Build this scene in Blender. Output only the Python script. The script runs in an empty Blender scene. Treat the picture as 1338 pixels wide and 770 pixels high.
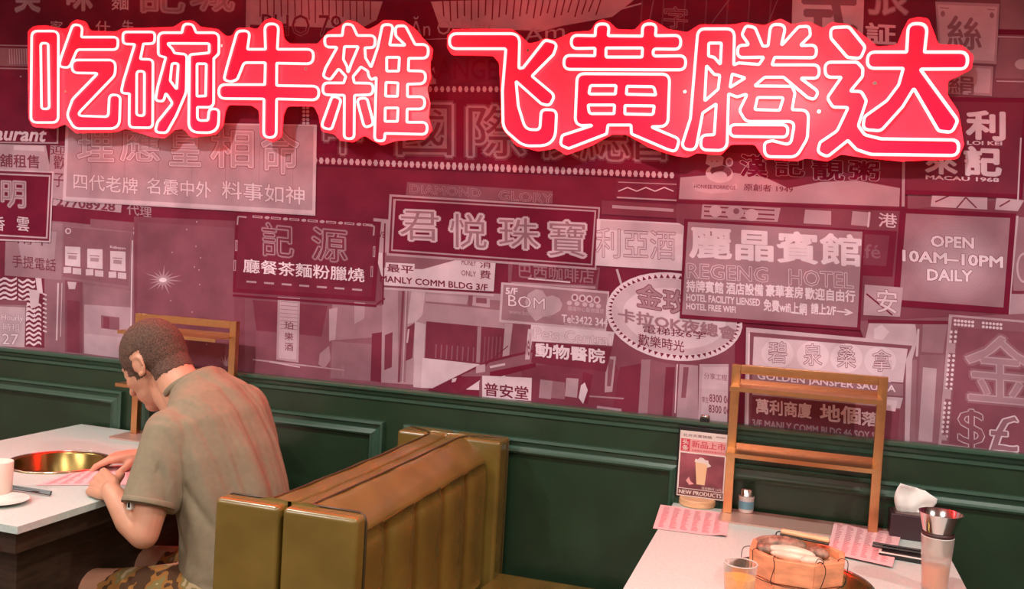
import bpy, bmesh, math, random
from mathutils import Vector, Matrix, noise
R = math.radians
random.seed(7)
scene = bpy.context.scene
C = scene.collection

# ------------------------------------------------------------------ camera
F, YAW, PITCH, ROLL, EYE = 1197.0, -0.3073, -0.0353, 0.0565, 1.5
fw = Vector((math.sin(YAW)*math.cos(PITCH), math.cos(YAW)*math.cos(PITCH), math.sin(PITCH)))
rt0 = Vector((math.cos(YAW), -math.sin(YAW), 0)); up0 = rt0.cross(fw)
rt = rt0*math.cos(ROLL)+up0*math.sin(ROLL); up = up0*math.cos(ROLL)-rt0*math.sin(ROLL)
cam_d = bpy.data.cameras.new('camera'); cam = bpy.data.objects.new('camera', cam_d); C.objects.link(cam)
cam_d.sensor_width = 36; cam_d.lens = F/1338*36; cam_d.clip_start = .05
cam.matrix_world = Matrix(((rt.x, up.x, -fw.x, 0), (rt.y, up.y, -fw.y, 0), (rt.z, up.z, -fw.z, EYE), (0, 0, 0, 1)))
scene.camera = cam

def ray(x, y): return rt*(x-669)-up*(y-385)+fw*F
def on_y(x, y, Y):                      # point of the upright plane Y=const seen at that spot
    d = ray(x, y); d *= Y/d.y; return Vector((d.x, d.y, d.z+EYE))
def on_z(x, y, z):                      # point of the level plane z=const
    d = ray(x, y); d *= (z-EYE)/d.z; return Vector((d.x, d.y, d.z+EYE))

# ------------------------------------------------------------------ world, exposure
scene.view_settings.view_transform = 'Standard'; scene.view_settings.look = 'None'
scene.view_settings.gamma = 1; scene.view_settings.use_curve_mapping = False
scene.view_settings.exposure = 0.0
w = bpy.data.worlds.new('world'); scene.world = w; w.use_nodes = True
w.node_tree.nodes['Background'].inputs[0].default_value = (.8, .75, .7, 1)
w.node_tree.nodes['Background'].inputs[1].default_value = .05
LAMP_W, LAMP_COL = 90.0, (1.0, .95, .88)
NEON = (38.0, .86, .82)
FILL_W = 50.0
LAMPS = [(-2.25, 1.6), (-.1, 1.6), (-3.9, 1.6), (1.6, 1.6), (-2.6, -.3), (-.6, -.3), (1.2, -.3), (-1.6, -2.0)]
CEIL = 2.85

# ------------------------------------------------------------------ materials
MATS = {}
def mat(name, col, rough=.5, metal=0, **k):
    if name in MATS: return MATS[name]
    m = bpy.data.materials.new(name); m.use_nodes = True; nt = m.node_tree
    b = nt.nodes['Principled BSDF']; MATS[name] = m
    b.inputs['Base Color'].default_value = (*col, 1); b.inputs['Roughness'].default_value = rough
    b.inputs['Metallic'].default_value = metal
    if 'emit' in k:
        b.inputs['Emission Color'].default_value = (*k['emit'], 1); b.inputs['Emission Strength'].default_value = k.get('es', 1)
    if 'coat' in k: b.inputs['Coat Weight'].default_value = k['coat']; b.inputs['Coat Roughness'].default_value = k.get('coatr', .15)
    if 'trans' in k: b.inputs['Transmission Weight'].default_value = k['trans']; b.inputs['IOR'].default_value = k.get('ior', 1.45)
    if 'alpha' in k: b.inputs['Alpha'].default_value = k['alpha']
    if 'sss' in k:
        b.inputs['Subsurface Weight'].default_value = k['sss']; b.inputs['Subsurface Radius'].default_value = (.012, .005, .003); b.inputs['Subsurface Scale'].default_value = 1
    if 'spec' in k: b.inputs['Specular IOR Level'].default_value = k['spec']
    if 'aniso' in k: b.inputs['Anisotropic'].default_value = k['aniso']
    if k.get('var') or k.get('bump'):
        tc = nt.nodes.new('ShaderNodeTexCoord'); mp = nt.nodes.new('ShaderNodeMapping'); nz = nt.nodes.new('ShaderNodeTexNoise')
        mp.inputs['Scale'].default_value = k.get('stretch', (1, 1, 1))
        nz.inputs['Scale'].default_value = k.get('scale', 30); nz.inputs['Detail'].default_value = 4
        nt.links.new(tc.outputs['Object'], mp.inputs[0]); nt.links.new(mp.outputs[0], nz.inputs[0])
        if k.get('var'):
            mx = nt.nodes.new('ShaderNodeMix'); mx.data_type = 'RGBA'
            v = k['var']; c2 = k.get('col2')
            mx.inputs[6].default_value = (*[c*(1-v) for c in col], 1)
            mx.inputs[7].default_value = (*(c2 if c2 else [min(1, c*(1+v)) for c in col]), 1)
            cr = nt.nodes.new('ShaderNodeValToRGB'); cr.color_ramp.elements[0].position = .35; cr.color_ramp.elements[1].position = .65
            nt.links.new(nz.outputs[0], cr.inputs[0]); nt.links.new(cr.outputs[0], mx.inputs[0]); nt.links.new(mx.outputs[2], b.inputs['Base Color'])
        if k.get('bump'):
            bp = nt.nodes.new('ShaderNodeBump'); bp.inputs['Strength'].default_value = k['bump']; bp.inputs['Distance'].default_value = k.get('bd', .002)
            nt.links.new(nz.outputs[0], bp.inputs['Height']); nt.links.new(bp.outputs[0], b.inputs['Normal'])
    return m

GREEN = mat('green_paint', (.018, .040, .020), .30, var=.12, scale=6, bump=.05)
GREENLIT = mat('green_paint_lit', (.036, .085, .056), .30, coat=.25, coatr=.3)  # same green made paler: lit edges of rail and mouldings put into the colour
PLASTER = mat('warm_plaster', (.48, .40, .34), .8)
FLOORM = mat('floor_wood', (.06, .04, .03), .4, var=.3, scale=8, stretch=(1, 8, 1))
LEATHER = mat('olive_leather', (.165, .104, .020), .27, coat=.35, coatr=.25, var=.12, scale=9, bump=.12, bd=.004)
PIPING = mat('dark_piping', (.05, .03, .012), .35)
TABLETOP = mat('cream_tabletop', (.50, .58, .54), .42, var=.06, scale=120)
DARKWOOD = mat('dark_brown_wood', (.035, .018, .010), .5, var=.3, scale=14, stretch=(1, 1, 6))
GOLD = mat('brushed_brass', (.70, .37, .17), .28, 1, var=.04, scale=40, stretch=(1, 1, 1))
COPPER = mat('copper_plate', (.62, .32, .22), .22, 1)
BRASSPOT = mat('basin_brass', (.30, .20, .065), .26, 1)
STEEL = mat('steel', (.68, .64, .62), .16, 1)
BLACK = mat('black_plastic', (.012, .010, .010), .35)
CERAMIC = mat('white_ceramic', (.75, .70, .64), .2)
SKIN = mat('skin', (.56, .27, .17), .48, sss=.25, var=.07, scale=14)
HAIR = mat('buzzed_hair', (.075, .035, .024), .85, var=.35, col2=(.14, .07, .045), scale=220, bump=.5, bd=.003)
SHIRT = mat('khaki_cotton', (.235, .185, .118), .85, var=.05, scale=60, bump=.12, bd=.001)
PAPER = mat('pink_menu_paper', (.82, .46, .47), .7)
PRINT = mat('menu_print', (.50, .14, .17), .7)
WOOD = mat('light_wood', (.72, .43, .23), .5, var=.12, scale=20, stretch=(1, 1, 5))
TUB = mat('terracotta_wood', (.74, .27, .13), .5, var=.18, scale=22, stretch=(1, 1, 3), bump=.2)
TUBIN = mat('pale_cut_wood', (.66, .36, .20), .6, var=.15, scale=40)
GLASS = mat('clear_glass', (.95, .93, .90), .08, trans=.9, ior=1.2, alpha=.35)
FROST = mat('frosted_glass', (.90, .76, .68), .30, trans=.5, ior=1.2, alpha=.38)
PLATEM = mat('base_plate_metal', (.66, .40, .33), .38, .5)
JUICE = mat('orange_juice', (.95, .33, .02), .3, sss=.3)
ORANGEJ = mat('coral_drink', (.88, .26, .08), .3, sss=.3)
TISSUE = mat('tissue_paper', (.85, .80, .76), .9)
BOXM = mat('maroon_box', (.045, .018, .024), .4)
MEAT = mat('stewed_meat', (.22, .11, .07), .55, var=.5, col2=(.36, .22, .15), scale=60, bump=.6, bd=.004)
RADISH = mat('pale_radish', (.66, .52, .40), .35, sss=.2, var=.1, scale=30)
BLUE = mat('blue_label', (.16, .36, .46), .5)
REDP = mat('poster_red', (.62, .05, .08), .5)
WHITEP = mat('poster_paper', (.80, .66, .62), .5)
PINKP = mat('poster_pink', (.80, .36, .36), .5)
MAROONP = mat('poster_maroon', (.16, .05, .05), .5)
DUSKP = mat('poster_photo', (.26, .06, .08), .5, var=.4, scale=12)
CREAMP = mat('poster_drink', (.80, .52, .30), .5)
TUBE = mat('neon_tube', (.9, .6, .6), .4, emit=NEON, es=1)
STROKE = mat('red_letter_acrylic', (.80, .004, .085), .30, coat=.3)

def acrylic():
    m = bpy.data.materials.new('red_clear_acrylic'); m.use_nodes = True; nt = m.node_tree
    b = nt.nodes['Principled BSDF']; b.inputs['Base Color'].default_value = (.9, .11, .22, 1); b.inputs['Roughness'].default_value = .16
    b.inputs['Alpha'].default_value = .74
    return m
ACR = acrylic()

def camo():
    m = bpy.data.materials.new('camouflage_cloth'); m.use_nodes = True; nt = m.node_tree; b = nt.nodes['Principled BSDF']
    tc = nt.nodes.new('ShaderNodeTexCoord'); nz = nt.nodes.new('ShaderNodeTexNoise'); nz.inputs['Scale'].default_value = 22; nz.inputs['Detail'].default_value = 1.5
    cr = nt.nodes.new('ShaderNodeValToRGB'); cr.color_ramp.interpolation = 'CONSTANT'
    e = cr.color_ramp.elements; e[0].position = 0; e[0].color = (.085, .035, .012, 1); e[1].position = .45; e[1].color = (.34, .14, .03, 1)
    n = e.new(.56); n.color = (.24, .18, .06, 1); n = e.new(.64); n.color = (.46, .34, .20, 1)
    nt.links.new(tc.outputs['Object'], nz.inputs[0]); nt.links.new(nz.outputs[0], cr.inputs[0]); nt.links.new(cr.outputs[0], b.inputs['Base Color'])
    b.inputs['Roughness'].default_value = .9
    return m
CAMO = camo()

# ------------------------------------------------------------------ helpers
def link(o, parent=None):
    C.objects.link(o)
    if parent is not None: o.parent = parent
    return o
def tag(o, label=None, cat=None, group=None, kind=None):
    if label: o['label'] = label
    if cat: o['category'] = cat
    if group: o['group'] = group
    if kind: o['kind'] = kind
    return o
def empty(name, loc, rz=0, label=None, cat=None, group=None, kind=None):
    o = bpy.data.objects.new(name, None); link(o); o.location = loc; o.rotation_euler.z = rz; o.empty_display_size = .05
    return tag(o, label, cat, group, kind)

class MB:
    def __init__(s): s.v = []; s.f = []; s.m = []
    def add(s, vs, fs, mi=0):
        n = len(s.v); s.v += [Vector(p) for p in vs]
        for f in fs: s.f.append([i+n for i in f]); s.m.append(mi)
        return s
    def box(s, a, b, mi=0, M=None):
        x0, y0, z0 = a; x1, y1, z1 = b
        vs = [Vector(p) for p in ((x0,y0,z0),(x1,y0,z0),(x1,y1,z0),(x0,y1,z0),(x0,y0,z1),(x1,y0,z1),(x1,y1,z1),(x0,y1,z1))]
        if M: vs = [M @ p for p in vs]
        return s.add(vs, [(0,3,2,1),(4,5,6,7),(0,1,5,4),(1,2,6,5),(2,3,7,6),(3,0,4,7)], mi)
    def lathe(s, prof, c=(0,0,0), n=32, mi=0, M=None, ph=0):
        vs = []; fs = []
        for r, z in prof:
            for i in range(n):
                a = 2*math.pi*i/n+ph; p = Vector((r*math.cos(a), r*math.sin(a), z))
                vs.append((M @ p if M else p)+Vector(c))
        for j in range(len(prof)-1):
            for i in range(n):
                k = (i+1) % n; fs.append((j*n+i, j*n+k, (j+1)*n+k, (j+1)*n+i))
        if prof[0][0] > 1e-6: fs.append(tuple(reversed(range(n))))
        if prof[-1][0] > 1e-6: fs.append(tuple((len(prof)-1)*n+i for i in range(n)))
        return s.add(vs, fs, mi)
    def open_lathe(s, prof, c=(0,0,0), n=32, mi=0):
        s.lathe(prof, c, n, mi)
        k = 0
        if prof[-1][0] > 1e-6: s.f.pop(); s.m.pop()
        if prof[0][0] > 1e-6: s.f.pop(); s.m.pop()
        return s
    def tube(s, pts, r, n=6, closed=False, mi=0):
        pts = [Vector(p) for p in pts]; N = len(pts); rs = r if isinstance(r, (list, tuple)) else [r]*N
        vs = []; fs = []; ref = None
        for i in range(N):
            a = pts[(i-1) % N] if (closed or i) else pts[0]; b = pts[(i+1) % N] if (closed or i < N-1) else pts[-1]
            t = (b-a)
            t = t.normalized() if t.length > 1e-9 else Vector((0, 0, 1))
            if ref is None: ref = Vector((0, 1, 0)) if abs(t.y) < .9 else Vector((1, 0, 0))
            u = ref-t*ref.dot(t)
            if u.length < 1e-3: u = t.orthogonal()
            u.normalize(); v = t.cross(u); ref = u if not closed else ref
            for k in range(n):
                q = 2*math.pi*k/n; vs.append(pts[i]+(u*math.cos(q)+v*math.sin(q))*rs[i])
        for i in range(N if closed else N-1):
            j = (i+1) % N
            for k in range(n): l = (k+1) % n; fs.append((i*n+k, i*n+l, j*n+l, j*n+k))
        if not closed: fs.append(tuple(reversed(range(n)))); fs.append(tuple((N-1)*n+k for k in range(n)))
        return s.add(vs, fs, mi)
    def ball(s, c, rad, M=None, seg=14, ring=9, mi=0):
        rx, ry, rz = rad if isinstance(rad, (tuple, list)) else (rad,)*3
        prof = []; vs = []; fs = []
        for j in range(1, ring):
            p = math.pi*j/ring
            for i in range(seg):
                a = 2*math.pi*i/seg; q = Vector((rx*math.sin(p)*math.cos(a), ry*math.sin(p)*math.sin(a), rz*math.cos(p)))
                vs.append((M @ q if M else q)+Vector(c))
        t = Vector((0, 0, rz)); vs.append((M @ t if M else t)+Vector(c)); vs.append((M @ -t if M else -t)+Vector(c)); T = len(vs)-2
        for j in range(ring-2):
            for i in range(seg): k = (i+1) % seg; fs.append((j*seg+i, (j+1)*seg+i, (j+1)*seg+k, j*seg+k))
        for i in range(seg): k = (i+1) % seg; fs.append((T, i, k)); fs.append((T+1, (ring-2)*seg+k, (ring-2)*seg+i))
        return s.add(vs, fs, mi)
    def chain(s, pts, rs, seg=12):                       # tapered limb, balls at the joints
        for p, r in zip(pts, rs): s.ball(p, r, seg=seg, ring=8)
        for i in range(len(pts)-1):
            s.tube([pts[i], Vector(pts[i]).lerp(Vector(pts[i+1]), .5), pts[i+1]], [rs[i], (rs[i]+rs[i+1])/2, rs[i+1]], seg)
        return s
    def loft(s, secs, n=28, sup=2.0):                    # (centre, half depth, half width, tilt) stacked elliptic sections
        vs = []; fs = []
        for c, a, b, t in secs:
            ax = Vector((math.cos(t), 0, math.sin(t)))
            for i in range(n):
                q = 2*math.pi*i/n; cx, sy = math.cos(q), math.sin(q)
                cx = math.copysign(abs(cx)**(2/sup), cx); sy = math.copysign(abs(sy)**(2/sup), sy)
                vs.append(Vector(c)+ax*a*cx+Vector((0, b*sy, 0)))
        for j in range(len(secs)-1):
            for i in range(n): k = (i+1) % n; fs.append((j*n+i, j*n+k, (j+1)*n+k, (j+1)*n+i))
        fs.append(tuple(reversed(range(n)))); fs.append(tuple((len(secs)-1)*n+i for i in range(n)))
        return s.add(vs, fs)
    def build(s, name, mats, parent=None, smooth=False, bevel=0, seg=2, loc=None):
        me = bpy.data.meshes.new(name)
        off = Vector(loc) if loc else Vector((0, 0, 0))
        me.from_pydata([p-off for p in s.v], [], s.f); me.validate()
        if not isinstance(mats, (list, tuple)): mats = [mats]
        for m in mats: me.materials.append(m)
        if len(me.polygons) == len(s.m): me.polygons.foreach_set('material_index', s.m)
        o = bpy.data.objects.new(name, me); link(o, parent)
        if loc: o.location = off
        if smooth: me.shade_smooth()
        if bevel:
            b = o.modifiers.new('bevel', 'BEVEL'); b.width = bevel; b.segments = seg; b.limit_method = 'ANGLE'; b.angle_limit = R(35)
            me.shade_smooth(); o.modifiers.new('wn', 'WEIGHTED_NORMAL')
        return o
def wrap(o, root):                     # a mesh built in world space moves under its thing without shifting
    o.parent = root; o.matrix_parent_inverse = root.matrix_basis.inverted(); return o
class Thing:
    def __init__(s, name, loc, label, cat, group=None):
        s.e = empty(name, loc, 0, label, cat, group); s.inv = Matrix.Translation(loc).inverted()
    def __call__(s, mb, name, mats, parent=None, **k):
        o = mb.build(name, mats, parent or s.e, **k)
        if parent is None: o.matrix_parent_inverse = s.inv
        return o

def rounded(poly, rdef, step=4.0):
    """closed polygon with corner radii -> dense closed polyline"""
    pts = [(Vector((p[0], p[1])), (p[2] if len(p) > 2 else rdef)) for p in poly]; n = len(pts); out = []
    for i in range(n):
        p, r = pts[i]; a = pts[i-1][0]; b = pts[(i+1) % n][0]
        da, db = (a-p), (b-p); la, lb = da.length, db.length
        if la < 1e-6 or lb < 1e-6: continue
        ang = da.angle(db) if la and lb else math.pi
        if ang > R(176): out.append(p); continue
        cut = min(r/math.tan(ang/2) if ang > .05 else r, la*.5, lb*.5)
        p0 = p+da/la*cut; p1 = p+db/lb*cut
        k = max(2, int(cut*2/step)+2)
        for j in range(k+1):
            t = j/k; wgt = 1.0; out.append(p0*(1-t)**2+p*2*t*(1-t)+p1*t*t)
    res = []
    for i in range(len(out)):
        a = out[i]; b = out[(i+1) % len(out)]; d = (b-a).length
        if d < .3: continue
        res.append(a)
        k = int(d/(step*3))
        for j in range(1, k+1): res.append(a.lerp(b, j/(k+1)))
    return res

def fill(contours, extrude, name, bevel=0, offset=0):
    """2D curve with holes -> mesh data in its own xy plane"""
    cu = bpy.data.curves.new(name, 'CURVE'); cu.dimensions = '2D'; cu.fill_mode = 'BOTH'; cu.extrude = extrude; cu.offset = offset
    for c in contours:
        sp = cu.splines.new('POLY'); sp.points.add(len(c)-1)
        for i, p in enumerate(c): sp.points[i].co = (p[0], p[1], 0, 1)
        sp.use_cyclic_u = True
    ob = bpy.data.objects.new(name, cu); me = bpy.data.meshes.new_from_object(ob)
    bpy.data.objects.remove(ob); bpy.data.curves.remove(cu)
    return me

TXT = {}
def text_mesh(s, offset=0.0, shear=0.0):
    key = (s, offset, shear)
    if key in TXT: return TXT[key]
    cu = bpy.data.curves.new('txt', 'FONT'); cu.body = s; cu.size = 1; cu.resolution_u = 2; cu.offset = offset; cu.shear = shear
    cu.align_x = 'LEFT'; cu.fill_mode = 'FRONT'
    ob = bpy.data.objects.new('txt', cu); me = bpy.data.meshes.new_from_object(ob)
    vs = [v.co.copy() for v in me.vertices]; fs = [tuple(p.vertices) for p in me.polygons]
    bpy.data.objects.remove(ob); bpy.data.curves.remove(cu); bpy.data.meshes.remove(me)
    TXT[key] = (vs, fs); return TXT[key]
def text_bounds(s):
    vs, _ = text_mesh(s); xs = [v.x for v in vs]; ys = [v.y for v in vs]
    return min(xs), min(ys), max(xs), max(ys)
def text_on(mb, s, fn, offset=0.0, shear=0.0, mi=0, bold=0):
    """lettering mapped by fn(u,v), u right 0..1, v down 0..1"""
    x0, y0, x1, y1 = text_bounds(s); vs, fs = text_mesh(s, offset, shear)
    if not vs: return
    mb.add([fn((v.x-x0)/(x1-x0), 1-(v.y-y0)/(y1-y0)) for v in vs], fs, mi)

# ------------------------------------------------------------------ the room
WY = 3.025
XL, XR, YF = -4.6, 2.4, -3.2
wall = MB().box((XL-.1, WY, 0), (XR+.1, WY+.12, CEIL)).build('wall_back', PLASTER); tag(wall, kind='structure')
tag(MB().box((XL-.1, YF-.1, -.05), (XR+.1, WY+.12, 0)).build('floor', FLOORM), kind='structure')
tag(MB().box((XL-.1, YF-.1, CEIL), (XR+.1, WY+.12, CEIL+.1)).build('ceiling', mat('ceiling_paint', (.30, .24, .20), .8)), kind='structure')
tag(MB().box((XL-.1, YF, 0), (XL, WY, CEIL)).build('wall_left', PLASTER), kind='structure')
tag(MB().box((XR, YF, 0), (XR+.1, WY, CEIL)).build('wall_right', PLASTER), kind='structure')
tag(MB().box((XL-.1, YF-.1, 0), (XR+.1, YF, CEIL)).build('wall_front', PLASTER), kind='structure')
# green wainscot
RAIL = EYE-.4765
wains = MB().box((XL, WY-.014, 0), (XR, WY, RAIL-.015)).build('wainscot', GREEN, wall)
cap = MB()
prof = [(0, 0), (-.036, 0), (-.040, -.004), (-.040, -.012), (-.034, -.018), (-.028, -.020), (-.026, -.030), (-.020, -.036), (-.020, -.048), (-.014, -.054), (0, -.054)]
n = len(prof)
cap.add([(x, WY+a, RAIL+b) for x in (XL, XR) for a, b in prof], [(i, (i+1) % n, n+(i+1) % n, n+i) for i in range(n)]+[tuple(range(n)), tuple(reversed(range(n, 2*n)))])
cap.build('rail_cap', GREENLIT, wall)
def moulding(x0, x1, z0, z1):
    pr = [(0, 0), (.003, -.013), (.010, -.017), (.016, -.012), (.026, -.008), (.040, -.010), (.046, -.020), (.055, -.018), (.055, 0)]
    mb = MB(); k = len(pr); vs = []
    for sx, sz in ((0, 0), (1, 0), (1, 1), (0, 1)):
        for t, h in pr:
            t = .055-t
            vs.append((x1-t if sx else x0+t, WY-.014+h, z1-t if sz else z0+t))
    fs = [(c*k+i, c*k+i+1, ((c+1) % 4)*k+i+1, ((c+1) % 4)*k+i) for c in range(4) for i in range(k-1)]
    mb.add(vs, fs); return mb.build('panel_moulding', GREENLIT, wall)
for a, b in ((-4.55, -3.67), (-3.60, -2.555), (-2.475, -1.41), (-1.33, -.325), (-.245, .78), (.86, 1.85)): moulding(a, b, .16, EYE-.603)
MB().box((XL, WY-.035, 0), (XR, WY-.014, .11)).build('skirting', GREEN, wall)

# ceiling lamps (their light stays in their builder)
for i, (lx, ly) in enumerate(LAMPS):
    where = ['over the man', 'over the table with the tub', 'over the far left corner', 'over the far right corner', 'behind the viewer to the left', 'behind the viewer', 'behind the viewer to the right', 'near the rear wall'][i]
    t = Thing('ceiling_lamp', (lx, ly, CEIL), 'small round recessed ceiling downlight '+where, 'ceiling lamp', 'recessed downlights in the ceiling')
    t(MB().open_lathe([(.055, -.012), (.062, -.012), (.062, 0), (.05, 0), (.046, -.008), (.055, -.012)], (lx, ly, CEIL), 24), 'lamp_ring', STEEL, smooth=True)
    t(MB().lathe([(.046, -.010), (.046, -.004)], (lx, ly, CEIL), 24), 'lamp_disc', mat('lamp_glow', (1, .9, .8), .5, emit=LAMP_COL, es=30))
    ld = bpy.data.lights.new('downlight', 'SPOT'); ld.energy = LAMP_W; ld.color = LAMP_COL; ld.shadow_soft_size = .03; ld.spot_size = R(150); ld.spot_blend = .6
    lo = bpy.data.objects.new('downlight', ld); link(lo, t.e); lo.location = (0, 0, -.03)
# unseen wide soft fill panels, added to lift the room's ambient light
for k, (lx, ly) in enumerate(((-3.2, -1.2), (-.4, -1.2))):
    t = Thing('fill_panel', (lx, ly, CEIL), 'added square fill light behind the viewer, '+('left' if k == 0 else 'right')+' one', 'ceiling lamp', 'added fill lights')
    t(MB().box((lx-.5, ly-.5, CEIL-.02), (lx+.5, ly+.5, CEIL)), 'fill_frame', CERAMIC)
    ld = bpy.data.lights.new('fill_light', 'AREA'); ld.energy = FILL_W; ld.size = .95; ld.color = (1, .93, .86)
    lo = bpy.data.objects.new('fill_light', ld); link(lo, t.e); lo.location = (0, 0, -.025)
# ------------------------------------------------------------------ the printed street mural
def tone(g):
    g = round(g*50)/50; k = 'mural_ink_%02d' % int(g*100)
    if k in MATS: return MATS[k]
    lo, hi = (.150, .004, .027), (.80, .64, .74)  # dark ink reddened: part of the neon's red light is put into its colour
    t = g**1.85; c = [a+(b-a)*t for a, b in zip(lo, hi)]
    m = mat(k, c, .6, spec=.05, var=.16 if g > .05 else .1, scale=7)
    return m
mur = Thing('street_mural', ((XL+XR)/2, WY, RAIL), 'printed wall mural of crowded street shop signs above the green wainscot', 'mural')
LAY = [0]; DONE = []
def mp(x, y):                                            # flat on the wall, each printed layer a hair prouder
    q = on_y(x, y, WY-.0012-LAY[0]*.00003); q.z = min(max(q.z, RAIL-.004), CEIL-.004); q.x = min(max(q.x, XL+.01), XR-.01); return q
def sign(name, polys=(), texts=(), parent=None):
    tones = []; mb = MB()
    def ti(g):
        g = round(g*50)/50
        if g not in tones: tones.append(g)
        return tones.index(g)
    ax = [p[0] for _, q in polys for p in q]+[x for t in texts for x in (t[1][0], t[1][2])]; ay = [p[1] for _, q in polys for p in q]+[y for t in texts for y in (t[1][1], t[1][3]+t[1][4])]
    bb = (min(ax)-3, min(ay)-3, max(ax)+3, max(ay)+3)
    LAY[0] = max([l for b_, l in DONE if b_[0] < bb[2] and b_[2] > bb[0] and b_[1] < bb[3] and b_[3] > bb[1]], default=0)
    many = len(polys) > 30
    for i_, (g, pts) in enumerate(polys):
        LAY[0] += .25 if (not many or i_ < 6) else .06
        mb.add([mp(*p) for p in pts], [tuple(reversed(range(len(pts))))], ti(g))
    if not polys: return None
    o = mur(mb, name, [tone(g) for g in tones], parent)
    for t in texts:
        s, (x0, y0, x1, y1, h), g = t[:3]; k = t[3] if len(t) > 3 else {}
        h2 = k.get('h2', h); tn = []; tb = MB()
        def fn(u, v): 
            return mp(x0+(x1-x0)*u+k.get('lean', 0)*(1-v), y0+(y1-y0)*u+(h+(h2-h)*u)*v)
        b0 = text_bounds(s); ax, ay = 1/(b0[2]-b0[0]), 1/(b0[3]-b0[1])
        def stamp(r, m, g_):                              # thicker strokes: the glyphs stamped in a small ring
            LAY[0] += .2
            nn = 1 if r <= .004 else (4 if r < .022 else 8)
            for q in range(nn):
                LAY[0] += .06
                du, dv = (0, 0) if nn == 1 else (r*ax*math.cos(2*math.pi*q/nn+.4), r*ay*math.sin(2*math.pi*q/nn+.4))
                text_on(tb, s, lambda u, v: fn(u+du, v+dv), mi=m)
            tn.append(g_)
        base = k.get('b', .010) if 'i' not in k else max(.02, k.get('b', 0)+.014)
        if 'o' in k: stamp(base+k.get('ow', .045)*.6, 0, k['o'])
        stamp(base, len(tn), g)
        if 'i' in k: stamp(0, len(tn), k['i'])
        ob = mur(tb, 'lettering', [tone(q) for q in tn], o); ob.matrix_parent_inverse = Matrix.Identity(4)
    DONE.append((bb, LAY[0]))
    return o
def Q(x0, y0, x1, y1, h, h2=None):
    h2 = h if h2 is None else h2
    return [(x0, y0), (x1, y1), (x1, y1+h2), (x0, y0+h)]
def frame(a, b, q, w=3):                                 # border tone a, field tone b
    cx = sum(p[0] for p in q)/4; cy = sum(p[1] for p in q)/4
    inn = [(x+math.copysign(w, cx-x), y+math.copysign(w, cy-y)) for x, y in q]
    return [(a, q), (b, inn)]
def ell(cx, cy, rx, ry, rot=0, n=40, a0=0, a1=360):
    return [(cx+rx*math.cos(a)*math.cos(rot)-ry*math.sin(a)*math.sin(rot), cy+rx*math.cos(a)*math.sin(rot)+ry*math.sin(a)*math.cos(rot)) for a in [R(a0+(a1-a0)*i/n) for i in range(n)]]
def dots(g, x0, y0, x1, y1, n, r):
    return [(g, ell(x0+(x1-x0)*i/(n-1), y0+(y1-y0)*i/(n-1), r, r, n=8)) for i in range(n)]
def line(g, x0, y0, x1, y1, w=1.5):
    dx, dy = x1-x0, y1-y0; l = math.hypot(dx, dy); nx, ny = -dy/l*w/2, dx/l*w/2
    return (g, [(x0+nx, y0+ny), (x1+nx, y1+ny), (x1-nx, y1-ny), (x0-nx, y0-ny)])

mur(MB().add([(XL+.01, WY-.001, RAIL-.005), (XR-.01, WY-.001, RAIL-.005), (XR-.01, WY-.001, CEIL-.01), (XL+.01, WY-.001, CEIL-.01)], [(0, 1, 2, 3)]), 'print_sheet', tone(.12))
# --- street and buildings, left to right
sign('building_print', [
 (.40, [(-60,280),(85,290),(175,300),(175,480),(-60,470)]), (.28, [(85,362),(108,365),(108,462),(85,460)]), (.22, [(88,392),(104,394),(104,462),(88,460)]),
 (.62, [(110,372),(172,380),(172,470),(110,462)]), (.45, [(110,372),(172,380),(172,402),(110,398)]), (.34, [(132,412),(156,415),(156,432),(132,429)]),
 (.25, [(135,414),(143,415),(143,430),(135,429)]), (.70, [(110,436),(172,442),(172,470),(110,462)]), line(.9, 173, 300, 171, 440, 1.6), line(.8, 76, 370, 74, 445, 2), line(.75, 81, 370, 79, 440, 1), (.75, [(88,368),(100,369),(98,378),(90,378)])])
wav = []
for r_ in range(9):
    for (xa, xb, yb) in ((-6, 22, 364), (24, 46, 366), (34, 54, 398)):
        y = yb+r_*6.2
        if yb == 364 and (r_ > 7): continue
        top = [(xa+(xb-xa)*i/8, y+1.8*math.sin(i*1.3+xa)) for i in range(9)]
        wav.append((.9, top+[(x, yy+3) for x, yy in reversed(top)]))
sign('striped_panel_print', [(.15, [(-6,290),(58,300),(58,455),(-6,450)])]+wav+[line(.85, 56+i*.01, 384+i*6, 61, 386+i*6, 2) for i in range(9)]+[(.85, [(46,362),(54,364),(56,384),(49,383)]), (.8, [(38,378),(52,380),(50,400),(40,404)])])
sign('shop_board_print', [(.48, [(8,286),(82,292),(80,366),(6,360)]), (.60, [(20,300),(74,303),(70,350),(30,348)])],
     [('手提電話', (16,333,73,339,16), .2), ('南中', (22,306,64,310,12), .25)])
sign('rate_card_print', [(.45, [(-10,391),(35,393),(32,454),(-12,452)]), (.7, [(-10,400),(33,402),(32,454),(-12,452)]), (.3, [(-10,391),(35,393),(35,399),(-10,398)])],
     [('Hourly', (2,411,30,413,9), .95, dict(o=.3)), ('時租', (4,422,26,424,10), .9, dict(o=.35)), ('27', (3,436,24,437,14), .95, dict(o=.3))])
fl = [(.42, [(82,294),(173,302),(170,377),(80,365)]), (.36, [(84,297),(171,304),(168,374),(82,362)]), (.8, ell(89,302,4,4,n=14)), (.36, ell(89,302,2.2,2.6,n=12))]
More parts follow.
